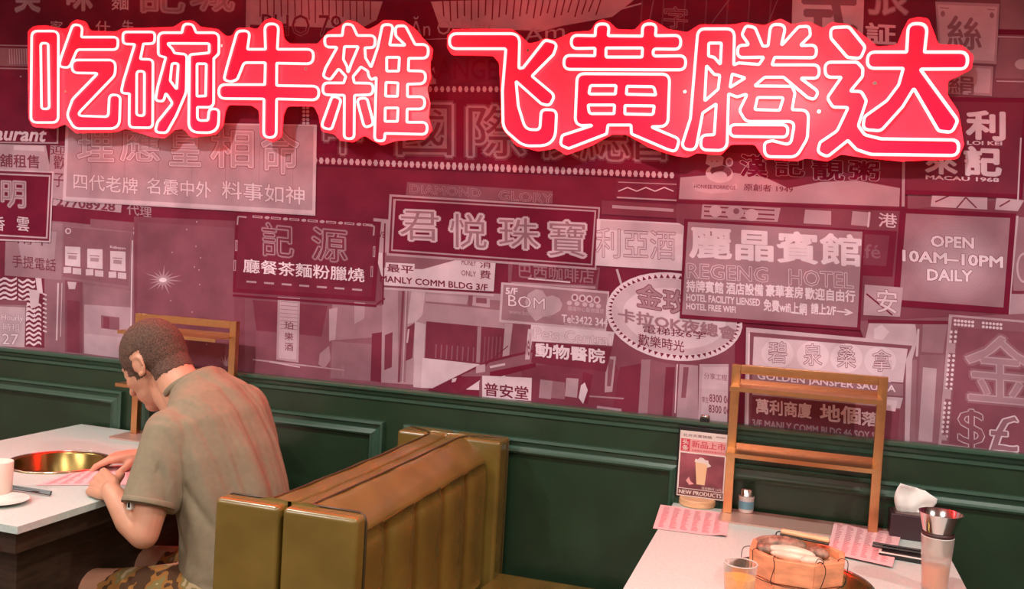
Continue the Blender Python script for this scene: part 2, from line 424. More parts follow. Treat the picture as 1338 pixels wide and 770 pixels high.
for x, y in ((85,322),(114,325),(144,328)):
    fl += [(.85, Q(x,y,x+20,y+1,25,26)), (.80, Q(x-2,y+27,x+8,y+27,8)), (.80, Q(x+10,y+28,x+21,y+29,8)), line(.35, x+3, y+9, x+16, y+10, 1), line(.55, x+4, y+14, x+15, y+15, 5)]
sign('flyer_board_print', fl, [('Kabayan', (144,321,164,323,4), .9)])
sign('number_board_print', [(.34, [(118,286),(202,293),(200,316),(172,314),(172,303),(118,297)])], [('89', (174,294,198,297,15), .72), ('代理', (166,266,198,271,14), .55)])
sign('number_strip_print', [(.62, [(66,248),(160,258),(158,278),(64,268)])], [('27708928', (74,258,150,265,11), .2, dict(b=.03))])
sign('night_wall_print', [(.26, [(175,283),(560,300),(560,510),(320,490),(175,480)]), (.30, [(180,290),(306,298),(306,480),(178,470)])]+
     [(.55, [(213+26*math.cos(a+.07)*f, 366+20*math.sin(a+.07)*f), (213+3*math.cos(a-.5), 366+3*math.sin(a-.5)), (213+3*math.cos(a+.6), 366+3*math.sin(a+.6))]) for a, f in [(k*math.pi/8, .7+.3*(k % 3 == 0)) for k in range(16)]]+
     [(.9, ell(213,366,5,3,n=12))]+[(.6, ell(x,y,.9,1.3,n=6)) for x, y in ((257,290),(256,322),(254,349),(260,353),(261,372),(223,393),(251,408),(286,436),(225,330),(262,337),(244,300),(270,450))]+
     [(.55, [(296+18*math.cos(a), 478-15*math.sin(a)), (295+1.5*math.cos(a+1.5), 478), (295-1.5*math.cos(a+1.5), 479)]) for a in [R(25+k*18) for k in range(8)]])
sign('left_awning_building_print', [
 (.30, [(320,390),(560,400),(560,512),(320,490)]), (.20, [(330,392),(428,400),(420,440),(335,432)]), (.46, [(434,398),(520,400),(516,432),(502,434),(500,440),(432,450)]), (.62, [(430,404),(441,402),(438,444),(430,446)]),
 (.58, [(463,395),(477,396),(476,416),(463,424)]), (.34, [(432,445),(500,440),(498,500),(430,495)]), (.42, [(434,446),(486,450),(484,498),(432,494)]), (.16, [(486,436),(500,434),(498,500),(484,498)]), line(.6, 400, 478, 450, 484, 1.5), line(.5, 448, 478, 448, 492, 1.5),
 (.50, [(418,462),(430,452),(432,470),(424,482),(416,476)]), line(.62, 400, 478, 330, 470, 2), line(.75, 352, 473, 392, 480, 1.5)])
sign('facade_print', [
 (.55, [(500,376),(690,386),(680,512),(498,500)]), (.72, [(538,378),(556,380),(552,412),(544,420),(532,424)]), (.45, [(520,380),(534,380),(530,500),(520,498)]), (.72, [(556,424),(542,420),(540,506),(552,507)]),
 (.82, [(552,468),(680,480),(676,512),(550,507)]), (.40, [(556,385),(680,395),(678,408),(556,396)]), (.62, [(556,384),(612,389),(610,398),(556,394)]), (.62, [(616,388),(640,390),(640,402),(616,399)]), (.32, [(618,386),(612,386),(612,400),(617,400)]), (.30, [(622,389),(636,390),(636,397),(622,396)]),
 (.18, [(557,420),(664,430),(660,480),(555,468)]), (.50, [(624,427),(629,427),(627,474),(622,474)]), (.20, [(503,438),(513,434),(512,480),(502,484)]), (.20, [(532,428),(542,422),(539,468),(530,472)]), line(.75, 534, 430, 532, 448, 2),
 line(.25, 527, 380, 521, 500, 3), line(.68, 531, 380, 526, 500, 1.5), line(.55, 516, 440, 514, 500, 4)]+
 [line(.34, 570+i*7, 450+i*.6, 569+i*7, 468+i*.7, 1.6) for i in range(8)]+[line(.30, 634+i*5, 440, 632+i*5, 474, 1.5) for i in range(5)])
sign('street_print', [
 (.26, [(660,380),(960,420),(960,560),(660,525)]), (.20, [(680,480),(800,470),(830,520),(820,545),(690,530)]), (.62, [(660,422),(670,423),(664,475),(656,474)]), (.52, [(706,496),(722,498),(720,522),(704,520)]), (.60, [(740,494),(756,495),(754,520),(738,518)]), (.40, [(722,498),(738,500),(738,522),(720,520)]),
 (.14, [(762,486),(775,490),(768,528),(758,525)]), (.85, [(759,504),(764,500),(768,510),(762,528),(756,520)]), (.60, [(792,466),(805,466),(800,512),(790,513)]), (.30, [(795,470),(802,470),(798,505),(793,505)]),
 (.46, [(838,470),(852,470),(846,540),(834,540)]), (.16, [(810,480),(838,475),(834,540),(800,536)]), (.32, [(850,470),(885,478),(880,545),(846,540)]), (.16, [(870,480),(882,480),(878,545),(866,543)]), line(.55, 780, 532, 812, 536, 3), line(.5, 770, 518, 815, 521, 2),
 (.58, [(888,476),(912,478),(912,550),(884,546)]), (.30, [(893,480),(900,480),(896,520),(890,520)]), line(.85, 885, 476, 882, 540, 1.5)])
sign('awning_print', [
 (.14, [(560,510),(640,470),(720,452),(720,470),(672,480),(630,495),(600,515)]), (.34, [(600,492),(640,474),(740,450),(800,470),(800,476),(700,476),(640,492)]), (.10, [(640,486),(700,474),(700,480),(640,496)]), (.65, [(622,478),(634,476),(634,486),(622,488)]), (.12, [(585,500),(600,490),(612,496),(598,512)]), (.8, [(591,495),(597,494),(595,499),(590,500)]), line(.12, 634, 478, 664, 452, 1.2), line(.75, 640, 480, 660, 476, 3)])
sign('herbal_shop_sign_print', [(.84, [(630,491),(695,494),(694,524),(627,520)]), (.3, [(626,500),(630,489),(630,520),(626,520)])], [('普安堂', (633,500,690,506,17), .14, dict(b=.02))])
sign('pets_sign_print', [(.82, [(694,424),(803,434),(800,452),(692,446)]), (.72, [(690,430),(697,431),(692,470),(686,470)]), (.16, [(698,447),(800,454),(792,486),(694,474)])],
     [('Pets Central', (698,428,798,438,14), .84, dict(o=.35, ow=.03)), ('動物醫院', (700,448,790,457,18), .92, dict(o=.1, b=.03)), ('iel', (688,434,693,436,30), .25)])
sign('cafe_sign_print', [(.30, [(664,340),(784,350),(780,388),(664,378)]), (.16, [(670,344),(782,353),(778,372),(668,368)]), line(.55, 668, 370, 778, 376, 3), line(.85, 690, 364, 745, 369, 2)], [('巴西咖啡店', (678,345,776,353,18), .42)])
heart = [(700,420),(690,408),(686,395),(690,384),(700,378),(709,380),(714,388),(722,386),(731,390),(735,398),(732,406),(722,412),(710,414)]
sign('healthcare_sign_print', [(.72, [(655,369),(796,381),(792,433),(652,421)]), (.46, [(658,372),(794,384),(790,430),(655,418)]), (.66, heart)]+
     [(.75, ell(x, 389+i, 4.6, 5, n=12)) for i, x in enumerate((751,761,770,780))]+[(.3, ell(x, 389+i, 2.6, 3, n=10)) for i, x in enumerate((751,761,770,780))]+[(.7, ell(x, 396+i, 3.5, 3, n=10)) for i, x in enumerate((744,754,764,773,782))],
     [('5/F', (661,376,676,377,8), .92, dict(b=.03)), ('BOM', (664,385,712,390,15), .9, dict(o=.25, b=.0)), ('www.bom.com.hk', (665,404,720,409,6), .62), ('Tel:3422 344', (734,411,794,417,10), .85, dict(b=.02)), ('腫瘤中心醫療護理', (742,400,789,404,6), .65), ('服務時間星期一至日', (737,422,788,427,5), .62)])
# round karaoke sign
CX, CY, EA, EB, ER = 881, 414, 90, 57, R(9)
kar = [(.86, ell(CX, CY, EA, EB, ER)), (.72, ell(CX, CY, EA-8, EB-8, ER)), (.82, ell(CX, CY+2, EA-22, EB-18, ER))]
for i in range(64):
    a = 2*math.pi*i/64; f = lambda rr, a: (CX+(EA-rr)*math.cos(a)*math.cos(ER)-(EB-rr)*math.sin(a)*math.sin(ER), CY+(EA-rr)*math.cos(a)*math.sin(ER)+(EB-rr)*math.sin(a)*math.cos(ER))
    kar.append((.12, [f(7.5, a-.035), f(2.2, a), f(7.5, a+.035)]))
sign('round_karaoke_sign_print', [line(.7, 806, 352, 812, 372, 3)]+kar,
     [('金玫瑰', (832,370,934,388,31), .45, dict(o=.2, i=.5, b=.01, iw=-.02)), ('卡拉OK夜總會', (808,403,962,428,17), .45, dict(o=.62, b=.02)), ('電梯按6字', (840,425,922,434,10), .18), ('歡樂時光', (834,436,894,446,15), .18)])
sign('phone_notice_print', [(.66, [(914,476),(952,476),(950,556),(912,550)]), (.74, [(918,480),(952,480),(950,553),(916,549)])],
     [('分享工程', (920,487,950,490,8), .4), ('8300 0619', (927,515,962,519,10), .25, dict(b=.02)), ('8300 0649', (926,529,962,533,10), .25, dict(b=.02)), ('李生', (917,518,926,519,8), .35)])
# --- middle signs
sign('wine_sign_print', [(.60, [(363,388),(392,390),(390,474),(361,470)]), (.70, [(366,390),(389,392),(387,470),(364,468)])]+[line(.45, 366, 394+i*5, 389, 396+i*5, .8) for i in range(8)], [('珀', (372,420,383,421,10), .25), ('樂', (372,434,383,435,10), .25), ('酒', (372,448,383,449,10), .25)])
sign('pharmacy_board_print', [(.62, [(488,285),(560,292),(520,340),(488,336)]), (.84, [(490,330),(648,337),(645,381),(502,373)]), (.36, [(500,330),(610,336),(552,352),(500,350)]), (.86, [(504,343),(542,345),(541,358),(503,356)]), line(.72, 502, 377, 645, 386, 3)],
     [('MANLY COMM BLDG 3/F', (497,360,637,372,8), .14, dict(b=.025)), ('最平', (506,345,540,348,10), .15, dict(b=.02)), ('MONEY', (603,339,622,341,7), .2), ('ONLY', (603,353,622,355,7), .2), ('消', (627,340,641,341,10), .15), ('費', (627,353,641,354,11), .15), ('WE', (491,302,503,303,8), .15)])
sign('ornate_restaurant_sign_print', [(.10, [(308,276),(498,290),(490,394),(304,382)]), (.14, [(312,281),(493,294),(485,388),(308,377)])]+
     [line(.62, x, y, x+13, y+1, 3) for x, y in [(330+24*i, 283+1.75*i) for i in range(7)]]+[line(.14, x+1.5, y+.1, x+11.5, y+.9, 1.2) for x, y in [(330+24*i, 283+1.75*i) for i in range(7)]]+
     [(.62, ell(x, y, 3.4, 2, n=8)) for x, y in [(349+24*i, 284.5+1.75*i) for i in range(6)]]+
     [line(.62, x, y, x+13, y+1, 2.4) for x, y in [(322+23*i, 368+1.7*i) for i in range(7)]]+[line(.62, x, y, x-.5, y+14, 3) for x, y in ((309,314),(307,340),(489,322),(486,348))]+[line(.14, x, y+1, x-.5, y+13, 1.2) for x, y in ((309,314),(307,340),(489,322),(486,348))]+[line(.62, 311, 283, 310, 294, 2), line(.62, 311, 283, 322, 284, 2), line(.62, 489, 296, 488, 308, 2), line(.62, 478, 294, 489, 296, 2)]+
     [line(.10, 304, 386, 492, 400, 3), line(.12, 503, 292, 500, 398, 2), line(.12, 492, 398, 503, 390, 2)],
     [('記', (343,291,383,295,42), .60, dict(o=.38, i=.18, iw=-.022)), ('源', (408,297,453,301,42), .60, dict(o=.38, i=.18, iw=-.022)), ('廳餐茶麵粉臘燒', (318,338,476,351,18), .95, dict(b=.012))])
sign('diamond_glory_sign_print', [(.30, [(532,238),(722,250),(722,266),(530,256)]), (.62, [(509,254),(784,271),(779,353),(505,334)]), (.12, [(512,257),(782,273),(777,350),(508,331)]), (.60, [(514,260),(779,275),(774,347),(511,328)]), (.08, [(517,262),(777,277),(772,345),(513,326)])],
     [('DIAMOND', (536,241,628,247,11), .62, dict(b=.008, i=.28, iw=-.012)), ('GLORY', (652,249,722,254,12), .62, dict(b=.008, i=.28, iw=-.012))]+
     [(c, (x,y,x+w_,y+2,h_), .78, dict(o=.72, i=.45, iw=-.016, b=.02)) for c, x, y, w_, h_ in (('君',523,275,50,38),('悦',588,279,48,44),('珠',652,284,52,40),('寶',717,288,48,46))])
sign('hotel_strip_print', [(.84, [(780,286),(896,292),(893,354),(778,347)]), (.72, [(785,288),(893,294),(892,306),(784,300)])], [('利亞酒', (779,298,882,302,38), .78, dict(o=.2, ow=.03, b=0))])
sign('scalloped_awning_print', [(.14, [(805,234),(884,238),(884,264),(804,260)])]+[line(.85, 808+i*12, 250-(5 if i % 2 else 0), 820+i*12, 250-(0 if i % 2 else 5), 1.4) for i in range(6)]+[line(.6, 806, 258, 884, 262, 2), line(.6, 808, 238, 884, 241, 1.2), (.2, [(786,262),(890,268),(890,286),(786,280)]), line(.55, 800, 270, 880, 275, 4)])
# --- large bulb-framed club sign behind the neon
bulbs = [(.08, [(392,108),(887,114),(885,234),(389,215)]), (.05, [(410,128),(868,132),(868,212),(408,200)])]
for i in range(62):
    x = 396+i*7.9
    bulbs += [(.72, ell(x, 209+i*.33, 3.1, 4.6+(.8 if 20 < i < 44 else 0), n=6))]
    if x > 560: bulbs += [(.66, ell(x, 116+i*.02, 2.8, 4.2, n=6))]
for i in range(16):
    for dx in (0, 5): bulbs.append((.70, ell(397+dx, 136+i*5, 2.4, 2.2, n=6)))
club = sign('bulb_framed_club_sign_print', bulbs, [(c, (x,y,x+w_,y+1,h_), .50, dict(i=.20, iw=-.014, b=.03, o=.22, ow=.06)) for c, x, y, w_, h_ in (('中',424,140,48,60),('國',520,136,70,66),('際',612,138,74,66),('夜',700,140,66,66),('總',760,142,62,66),('會',818,142,64,66))])
for k_, (x0_, x1_, y0_, y1_) in enumerate(((560,600,135,200),(606,690,135,205))):
    pass
sign('roof_strip_print', [(.10, [(326,-40),(1036,-40),(1036,50),(880,60),(600,110),(326,110)]), (.60, [(326,-2),(500,2),(492,26),(470,38),(326,32)]), (.66, [(563,2),(836,-6),(800,22),(700,40),(575,36)]), (.06, [(500,2),(563,2),(575,36),(566,60),(470,38),(492,26)])]+
     [line(.16, 340+i*9, -4, 340+i*9+(i % 2), 22+4*((i*7) % 3), 1.6) for i in range(17)]+[line(.16, 578+i*9.5, -6, 580+i*9, 22+3*((i*5) % 3)-i*.3, 1.8) for i in range(23)]+
     [line(.6, 540, 52, 600, 50, 1), line(.64, 700, 42, 840, 4, 2), line(.5, 560, 64, 566, 110, 8)]+[line(.25, 840+i*28, -10, 836+i*28, 50, 2) for i in range(7)]+[line(.35, 846, 40, 856, -10, 1.5), line(.35, 930, 30, 960, -10, 1.2), line(.35, 1000, 40, 1020, -10, 1.2)],
     [('PHO 79', (342,18,446,20,28), .14, dict(o=.62, ow=.02, b=0)), ('Ăn Ôi Liên', (536,22,640,16,26), .60, dict(b=-.012)), ('Am', (684,38,738,30,18), .60, dict(b=-.012)), ('ORANGE', (530,76,650,78,26), .02, dict(b=.01)), ('字', (868,8,898,10,28), .55, dict(i=.2, iw=-.015))])
sign('rusty_shop_sign_print', [(.55, [(322,-20),(328,-20),(325,130),(319,130)]), (.13, [(-20,-40),(322,-40),(316,150),(-20,150)]), line(.62, -10, 59, 45, 60, 1.5), (.42, [(-10,62),(38,63),(38,87),(-10,86)]), line(.62, -10, 89, 40, 90, 1.5)]+
     [line(.75, 12+i*3.2, 64, 13+i*3.2, 84, .9) for i in range(8)],
     [('美', (20,-30,52,-30,45), .72, dict(o=.45, i=.6)), ('味', (88,-30,120,-30,43), .72, dict(o=.45, i=.6)), ('麵', (146,-10,168,-10,23), .72), ('記', (183,-32,240,-30,47), .62, dict(o=.5, i=.45)), ('城', (250,-32,305,-30,45), .62, dict(o=.5, i=.45)), ('家', (66,27,82,28,12), .75), ('什', (125,27,144,28,16), .72), ('牛', (160,26,174,27,14), .72), ('卜', (-30,96,2,96,52), .6), ('食', (16,98,38,100,50), .55)])
sign('restaurant_script_sign_print', [(.6, [(-10,158),(77,160),(76,188),(-10,187)]), (.10, [(-10,100),(75,102),(74,186),(-10,185)])], [('Restaurant', (-52,164,58,168,17), .86, dict(b=.03, lean=4))])
sign('rental_notice_print', [(.66, [(-10,188),(60,190),(66,224),(-10,222)]), (.8, [(18,190),(58,191),(58,198),(18,196)]), (.58, [(66,190),(88,191),(86,262),(62,258)])], [('舖租售', (0,201,51,203,17), .22, dict(b=.02)), ('歡', (70,203,86,204,18), .22), ('子', (70,226,84,227,18), .22), ('迎', (66,190,86,191,12), .22)])
sign('pale_blessing_sign_print', [(.78, [(86,158),(414,163),(412,280),(82,262)]), (.60, [(90,160),(410,165),(408,275),(86,257)]), line(.72, 84, 262, 412, 281, 2)]+[line(.52, 120+i*44, 170, 118+i*44, 255, .8) for i in range(7)],
     [(c, (x,168,x+w_,169,h_), .80, dict(o=.42, i=.62, iw=-.02, b=.012)) for c, x, w_, h_ in (('理',102,46,42),('應',158,50,42),('皇',222,40,48),('相',276,54,50),('命',342,48,58))]+
     [('四代老牌', (96,226,180,233,21), .88, dict(o=.45)), ('名震中外', (192,232,276,238,21), .88, dict(o=.45)), ('料事如神', (290,236,398,245,23), .88, dict(o=.45))])
sign('brown_fortune_sign_print', [(.75, [(-10,221),(70,224),(66,317),(-10,314)]), (.14, [(-10,223),(68,226),(64,315),(-10,312)]), (.70, [(-10,226),(66,229),(62,312),(-10,308)]), (.09, [(-10,228),(64,231),(60,310),(-10,306)])],
     [('明', (2,236,33,238,34), .80, dict(o=.45, i=.5)), ('香', (-8,283,6,284,18), .85), ('雲', (22,283,38,285,18), .85)])
# --- right signs
sign('upper_right_shelves_print', [(.30, [(1186,-20),(1400,-20),(1400,300),(1186,300)]), (.45, [(1308,-10),(1400,-10),(1400,40),(1306,38)]), (.40, [(1306,50),(1400,52),(1400,104),(1300,102)]), line(.75, 1304, 48, 1400, 50, 1.5), line(.72, 1302, 106, 1400, 108, 1.5), (.7, ell(1336,84,10,7,n=16)), (.10, [(1304,38),(1400,40),(1400,47),(1304,45)])])
sign('white_cross_sign_print', [(.80, [(1036,-30),(1130,-30),(1127,62),(1034,60)])], [('式', (1050,-16,1118,-14,68), .40, dict(b=.04))])
sign('permit_sign_print', [(.14, [(1130,-30),(1224,-30),(1222,70),(1127,70)])], [('張', (1134,-34,1186,-32,52), .62, dict(o=.4)), ('証', (1132,30,1170,32,27), .78, dict(b=.03))])
sign('ornate_white_sign_print', [(.60, [(1222,2),(1306,5),(1302,84),(1228,80)]), (.74, [(1225,6),(1303,9),(1299,80),(1230,76)]), (.55, [(1244,84),(1298,87),(1296,126),(1234,122)]), (.70, [(1247,87),(1295,90),(1293,122),(1238,119)])]+
     [line(.45, 1228, 10, 1240, 11, 1.2), line(.45, 1290, 12, 1300, 13, 1.2), (.45, ell(1232,18,3,4,n=10)), (.45, ell(1296,20,3,4,n=10))], [('絲', (1238,20,1282,24,42), .40, dict(b=.02)), ('絹', (1240,98,1272,100,24), .35, dict(b=.02))])
sign('street_detail_print', [(.24, [(884,262),(1180,274),(1340,258),(1340,420),(1120,420),(884,290)]), (.55, [(918,266),(1020,272),(1016,290),(916,286)])]+[line(.16, 920, 270+i*6, 1012, 275+i*6, 2) for i in range(3)]+[(.65, ell(935,276,8,8,n=14)), (.6, ell(960,278,12,9,n=16)), (.3, ell(962,276,4,4,n=10)), (.65, ell(982,281,9,8,n=14)),
     (.58, [(1052,274),(1086,276),(1086,294),(1050,292)]), (.58, [(1114,276),(1138,278),(1136,296),(1112,294)]), line(.85, 1136, 277, 1134, 297, 2),
     (.70, [(1218,254),(1290,258),(1290,274),(1216,270)]), (.70, [(1302,258),(1338,262),(1330,276),(1300,274)]), line(.2, 1222, 264, 1240, 256, 2), line(.2, 1250, 272, 1262, 258, 2), line(.2, 1262, 258, 1276, 272, 2), line(.2, 1306, 270, 1320, 262, 2),
     (.45, [(1326,284),(1400,284),(1400,380),(1324,380)]), (.7, ell(1338,350,10,20,n=18)), (.45, ell(1338,350,7.5,17,n=18)), (.15, [(1322,380),(1400,382),(1400,412),(1320,410)]), (.58, [(1318,384),(1400,386),(1400,470),(1318,460)])],
     [('港', (1148,278,1172,280,18), .80, dict(o=.2))])
bowl = [(.66, [(904,238),(912,243),(930,247),(950,246),(962,240),(964,246),(950,252),(928,253),(908,249)]), (.72, ell(940,227,18,12,.1,n=24)), (.25, ell(942,224,14,8,.1,n=20)), (.72, ell(940,230,10,6,n=18)), (.62, [(922,214),(924,202),(938,200),(946,206),(944,216),(932,219)]), (.25, ell(930,211,1,1,n=6)), (.25, ell(937,211,1,1,n=6)), (.6, ell(953,212,5,6,n=14)), (.3, ell(953,212,3,4,n=12))]
sign('porridge_sign_print', [(.10, [(886,196),(1180,204),(1178,276),(884,266)]), (.14, [(889,198),(1177,206),(1175,272),(887,262)]), (.58, [(889,232),(960,226),(1000,232),(1030,246),(1072,238),(1120,236),(1176,246),(1175,270),(887,260)])]+bowl,
     [('漢', (968,202,1002,204,28), .05, dict(b=.03, o=.6)), ('記', (1014,205,1050,207,24), .05, dict(b=.03, o=.6)), ('靚', (1062,208,1102,210,26), .05, dict(b=.03, o=.6)), ('粥', (1110,210,1148,212,24), .05, dict(b=.03, o=.6)), ('原創者 1949', (972,240,1036,243,9), .12, dict(b=.01)), ('HONKEE PORRIDGE', (907,241,961,243,5), .15)])
sign('macau_shop_sign_print', [(.08, [(1180,126),(1345,128),(1336,260),(1178,254)]), (.16, [(1186,132),(1338,134),(1330,254),(1184,248)]), line(.6, 1181, 200, 1180, 270, 4), line(.8, 1334, 180, 1330, 262, 2)],
     [('來', (1210,196,1250,198,30), .80, dict(b=.035)), ('利', (1264,145,1312,147,36), .84, dict(b=.04)), ('記', (1261,192,1307,194,36), .84, dict(b=.045)), ('LOI KEI', (1264,184,1309,185,5), .84, dict(b=.03)), ('MACAU 1968', (1210,229,1305,233,5), .84, dict(b=.03))])
sign('cafe_plate_print', [(.10, [(1124,300),(1172,302),(1166,362),(1120,360)]), (.20, [(1130,306),(1162,308),(1158,348),(1128,346)])], [('Café', (1098,318,1150,320,18), .34)])
sign('opening_hours_sign_print', [(.72, [(1327,282),(1331,282),(1319,410),(1316,410)]), (.07, [(1176,272),(1328,279),(1318,411),(1166,400)]), (.46, [(1184,279),(1320,285),(1311,402),(1175,392)]), ]+[(.48+.02*i, ell(1247,340,62-4.5*i,56-4.2*i,n=40)) for i in range(9)],
     [('OPEN', (1217,308,1272,311,14), .92, dict(b=.035, o=.25, ow=.055)), ('10AM–10PM', (1180,327,1310,336,14), .92, dict(b=.035, o=.25, ow=.055)), ('DAILY', (1212,352,1270,354,14), .92, dict(b=.035, o=.25, ow=.055))])
sign('right_wall_print', [(.34, [(1120,420),(1340,410),(1340,600),(1180,590)]), (.62, [(1130,372),(1180,376),(1176,414),(1128,412)]), (.72, [(1136,420),(1196,424),(1200,452),(1130,446)]), (.85, [(1142,430),(1152,424),(1162,434),(1152,446),(1142,444)]), line(.08, 1132, 384, 1166, 412, 2), line(.12, 1134, 420, 1240, 422, 5), (.46, [(1206,424),(1238,424),(1232,462),(1204,460)]), (.40, [(1202,464),(1234,464),(1226,580),(1196,578)]),
     (.66, [(1206,480),(1224,482),(1218,578),(1200,576)]), (.45, [(1186,470),(1198,470),(1196,578),(1184,576)]), line(.85, 1190, 470, 1188, 574, 1), line(.75, 1200, 430, 1198, 466, 3)], [('安', (1146,378,1172,380,30), .84, dict(o=.4))])
sa = [(.74, [(975,428),(1198,448),(1192,470),(1188,582),(972,568)]), (.30, [(980,434),(1192,452),(1184,470),(1182,578),(978,562)]), (.80, [(985,440),(1186,456),(1180,500),(983,486)])]
sa += [(.88, ell(x, y, 21, 19, n=24)) for x, y in ((1016,462),(1062,465),(1106,468),(1150,472))]
sa += [(.46, [(983,488),(1180,502),(1180,518),(983,504)]), (.74, [(983,506),(1180,520),(1176,534),(983,516)]), (.24, [(983,518),(1176,536),(1172,582),(980,566)]), line(.9, 979, 436, 976, 560, 2), (.80, [(1154,470),(1166,471),(1164,500),(1152,498)]), (.85, [(1158,522),(1172,524),(1170,538),(1156,536)])]
sign('sauna_sign_print', sa,
     [(c, (x,y,x+24,y+1,28), .86, dict(o=.12, ow=.04, b=.0)) for c, x, y in (('碧',1004,446),('泉',1050,449),('桑',1094,452),('拿',1140,457))]+
     [('GOLDEN JANSPER SAUNA', (990,487,1170,504,11), .92, dict(b=.035, o=.2, ow=.06)), ('萬利商廈', (988,521,1060,528,19), .95, dict(b=.03, o=.2, ow=.06)), ('地個', (1072,528,1124,533,22), .95, dict(b=.03, o=.2, ow=.06)), ('落', (1126,538,1148,540,18), .95, dict(b=.03, o=.2, ow=.06)), ('3/F MANLY COMM BLDG 46 SOY ST', (983,548,1150,566,9), .62, dict(b=.03))])
sign('hotel_sign_print', [(.10, [(894,286),(1130,300),(1124,432),(888,416)]), (.50, [(899,290),(1127,303),(1120,428),(891,411)])],
     [('麗晶賓館', (902,296,1124,308,40), .88, dict(b=.03)), ('REGENG', (898,344,1003,350,19), .88, dict(b=.012, i=.5, iw=-.012)), ('HOTEL', (1031,352,1115,357,20), .88, dict(b=.012, i=.5, iw=-.012)),
      ('持牌賓館', (897,366,945,369,15), .92, dict(b=.03)), ('酒店設備', (949,369,997,372,15), .92, dict(b=.03)), ('豪華套房', (1001,372,1049,375,15), .92, dict(b=.03)), ('歡迎自由行', (1052,376,1117,380,15), .92, dict(b=.03)),
      ('HOTEL FACILITY LIENSED', (897,384,993,391,9), .90, dict(b=.03)), ('HOTEL FREE WIFI', (897,396,961,401,8), .90, dict(b=.03)), ('免費wifi上網', (998,391,1054,397,15), .92, dict(b=.03)), ('請上2/F', (1060,396,1092,399,14), .92, dict(b=.03)), ('→', (1094,403,1114,405,8), .92, dict(b=.03))])
cas = [(.62, [(1240,411),(1400,424),(1400,640),(1226,582)]), (.34, [(1244,414),(1400,427),(1400,640),(1230,580)]), (.28, [(1252,428),(1400,438),(1400,640),(1240,580)])]
for i in range(14):
    for d_ in (0, 5): 
        if i not in (6, 7): cas.append((.88, ell(1248+i*4.6, 419+i*.4+d_, 2, 1.9, n=7)))
for i in range(24):
    if i % 10 in (3, 4): cas.append((.6, Q(1240-i*.55, 430+i*6, 1250-i*.55, 431+i*6, 7))); continue
    for d_ in (0, 6): cas.append((.88, ell(1243-i*.55+d_, 434+i*6.2, 2, 2.1, n=7)))
sign('bulb_casino_sign_print', cas, [('金', (1262,436,1352,444,86), .62, dict(o=.38, ow=.05, i=.50, iw=-.015)), ('$', (1252,534,1286,537,52), .72, dict(b=.0, i=.3, iw=-.018)), ('£', (1294,542,1330,545,46), .84, dict(b=.012, i=.4, iw=-.014))])
# ------------------------------------------------------------------ neon lettering
BY = WY-.070          # front face of the clear boards
def zc(o, s, pts): return [(o[0]+p[0]/s, o[1]+p[1]/s)+((p[2]/s,) if len(p) > 2 else ()) for p in pts]
G = {}
G['eat'] = ((20, 20), 4.28, 30, [
 [(92,88,35),(241,88,35),(240,600,35),(87,600,35)],
 [(142,156,16),(184,156,16),(190,524,18),(147,524,16)],
 [(322,50,28),(376,58,30),(370,122,5),(576,122,28),(572,192,28),(346,192,25),(302,294,30),(242,288,28),(256,236,40)],
 [(316,250,34),(562,250,45),(558,335,60),(340,562,18),(520,568,22),(526,443,28),(588,448,30),(582,634,55),(330,634,50),(288,560,55),(320,470,60),(462,324,6),(318,322,34)]])
G['bowl'] = ((150, 20), 4.28, 20, [
 [(45,93,24),(225,93,24),(222,158,24),(160,160,5),(143,245,5),(214,247,28),(212,630,28),(80,628,28),(82,438,3),(34,436,30),(48,370,40),(112,162,5),(46,160,24)],
 [(123,313,18),(166,313,18),(165,563,18),(122,560,18)],
 [(243,97,35),(375,97,5),(386,48,26),(436,50,30),(455,97,8),(583,97,38),(582,215,25),(554,242,4),(553,515,34),(462,514,6),(462,590,25),(521,588,12),(528,522,26),(584,526,26),(578,658,70),(413,655,60),(418,220,18),(528,210,10),(528,158,10),(292,157,6),(320,186,5),(335,212,8),(403,218,25),(400,430,120),(345,560,60),(290,658,28),(222,655,28),(240,596,20),(324,492,22),(286,436,4),(272,482,20),(226,478,20),(240,400,40),(285,236,4),(243,225,24)],
 [(320,270,12),(355,268,14),(346,414,3),(310,366,14)],
 [(460,271,8),(512,271,8),(508,451,3),(460,453,3)]])
G['ox'] = ((275, 20), 4.28, 30, [
 [(150,88,32),(222,86,32),(207,190,5),(308,190,5),(303,48,36),(382,48,36),(374,190,5),(578,190,38),(573,272,38),(371,268,5),(370,393,5),(608,397,38),(604,474,38),(370,468,8),(368,684,36),(297,684,36),(300,468,8),(46,466,38),(48,388,38),(304,388,5),(307,265,5),(188,265,25),(150,360,30),(115,372,25),(74,362,28),(92,290,50)]])
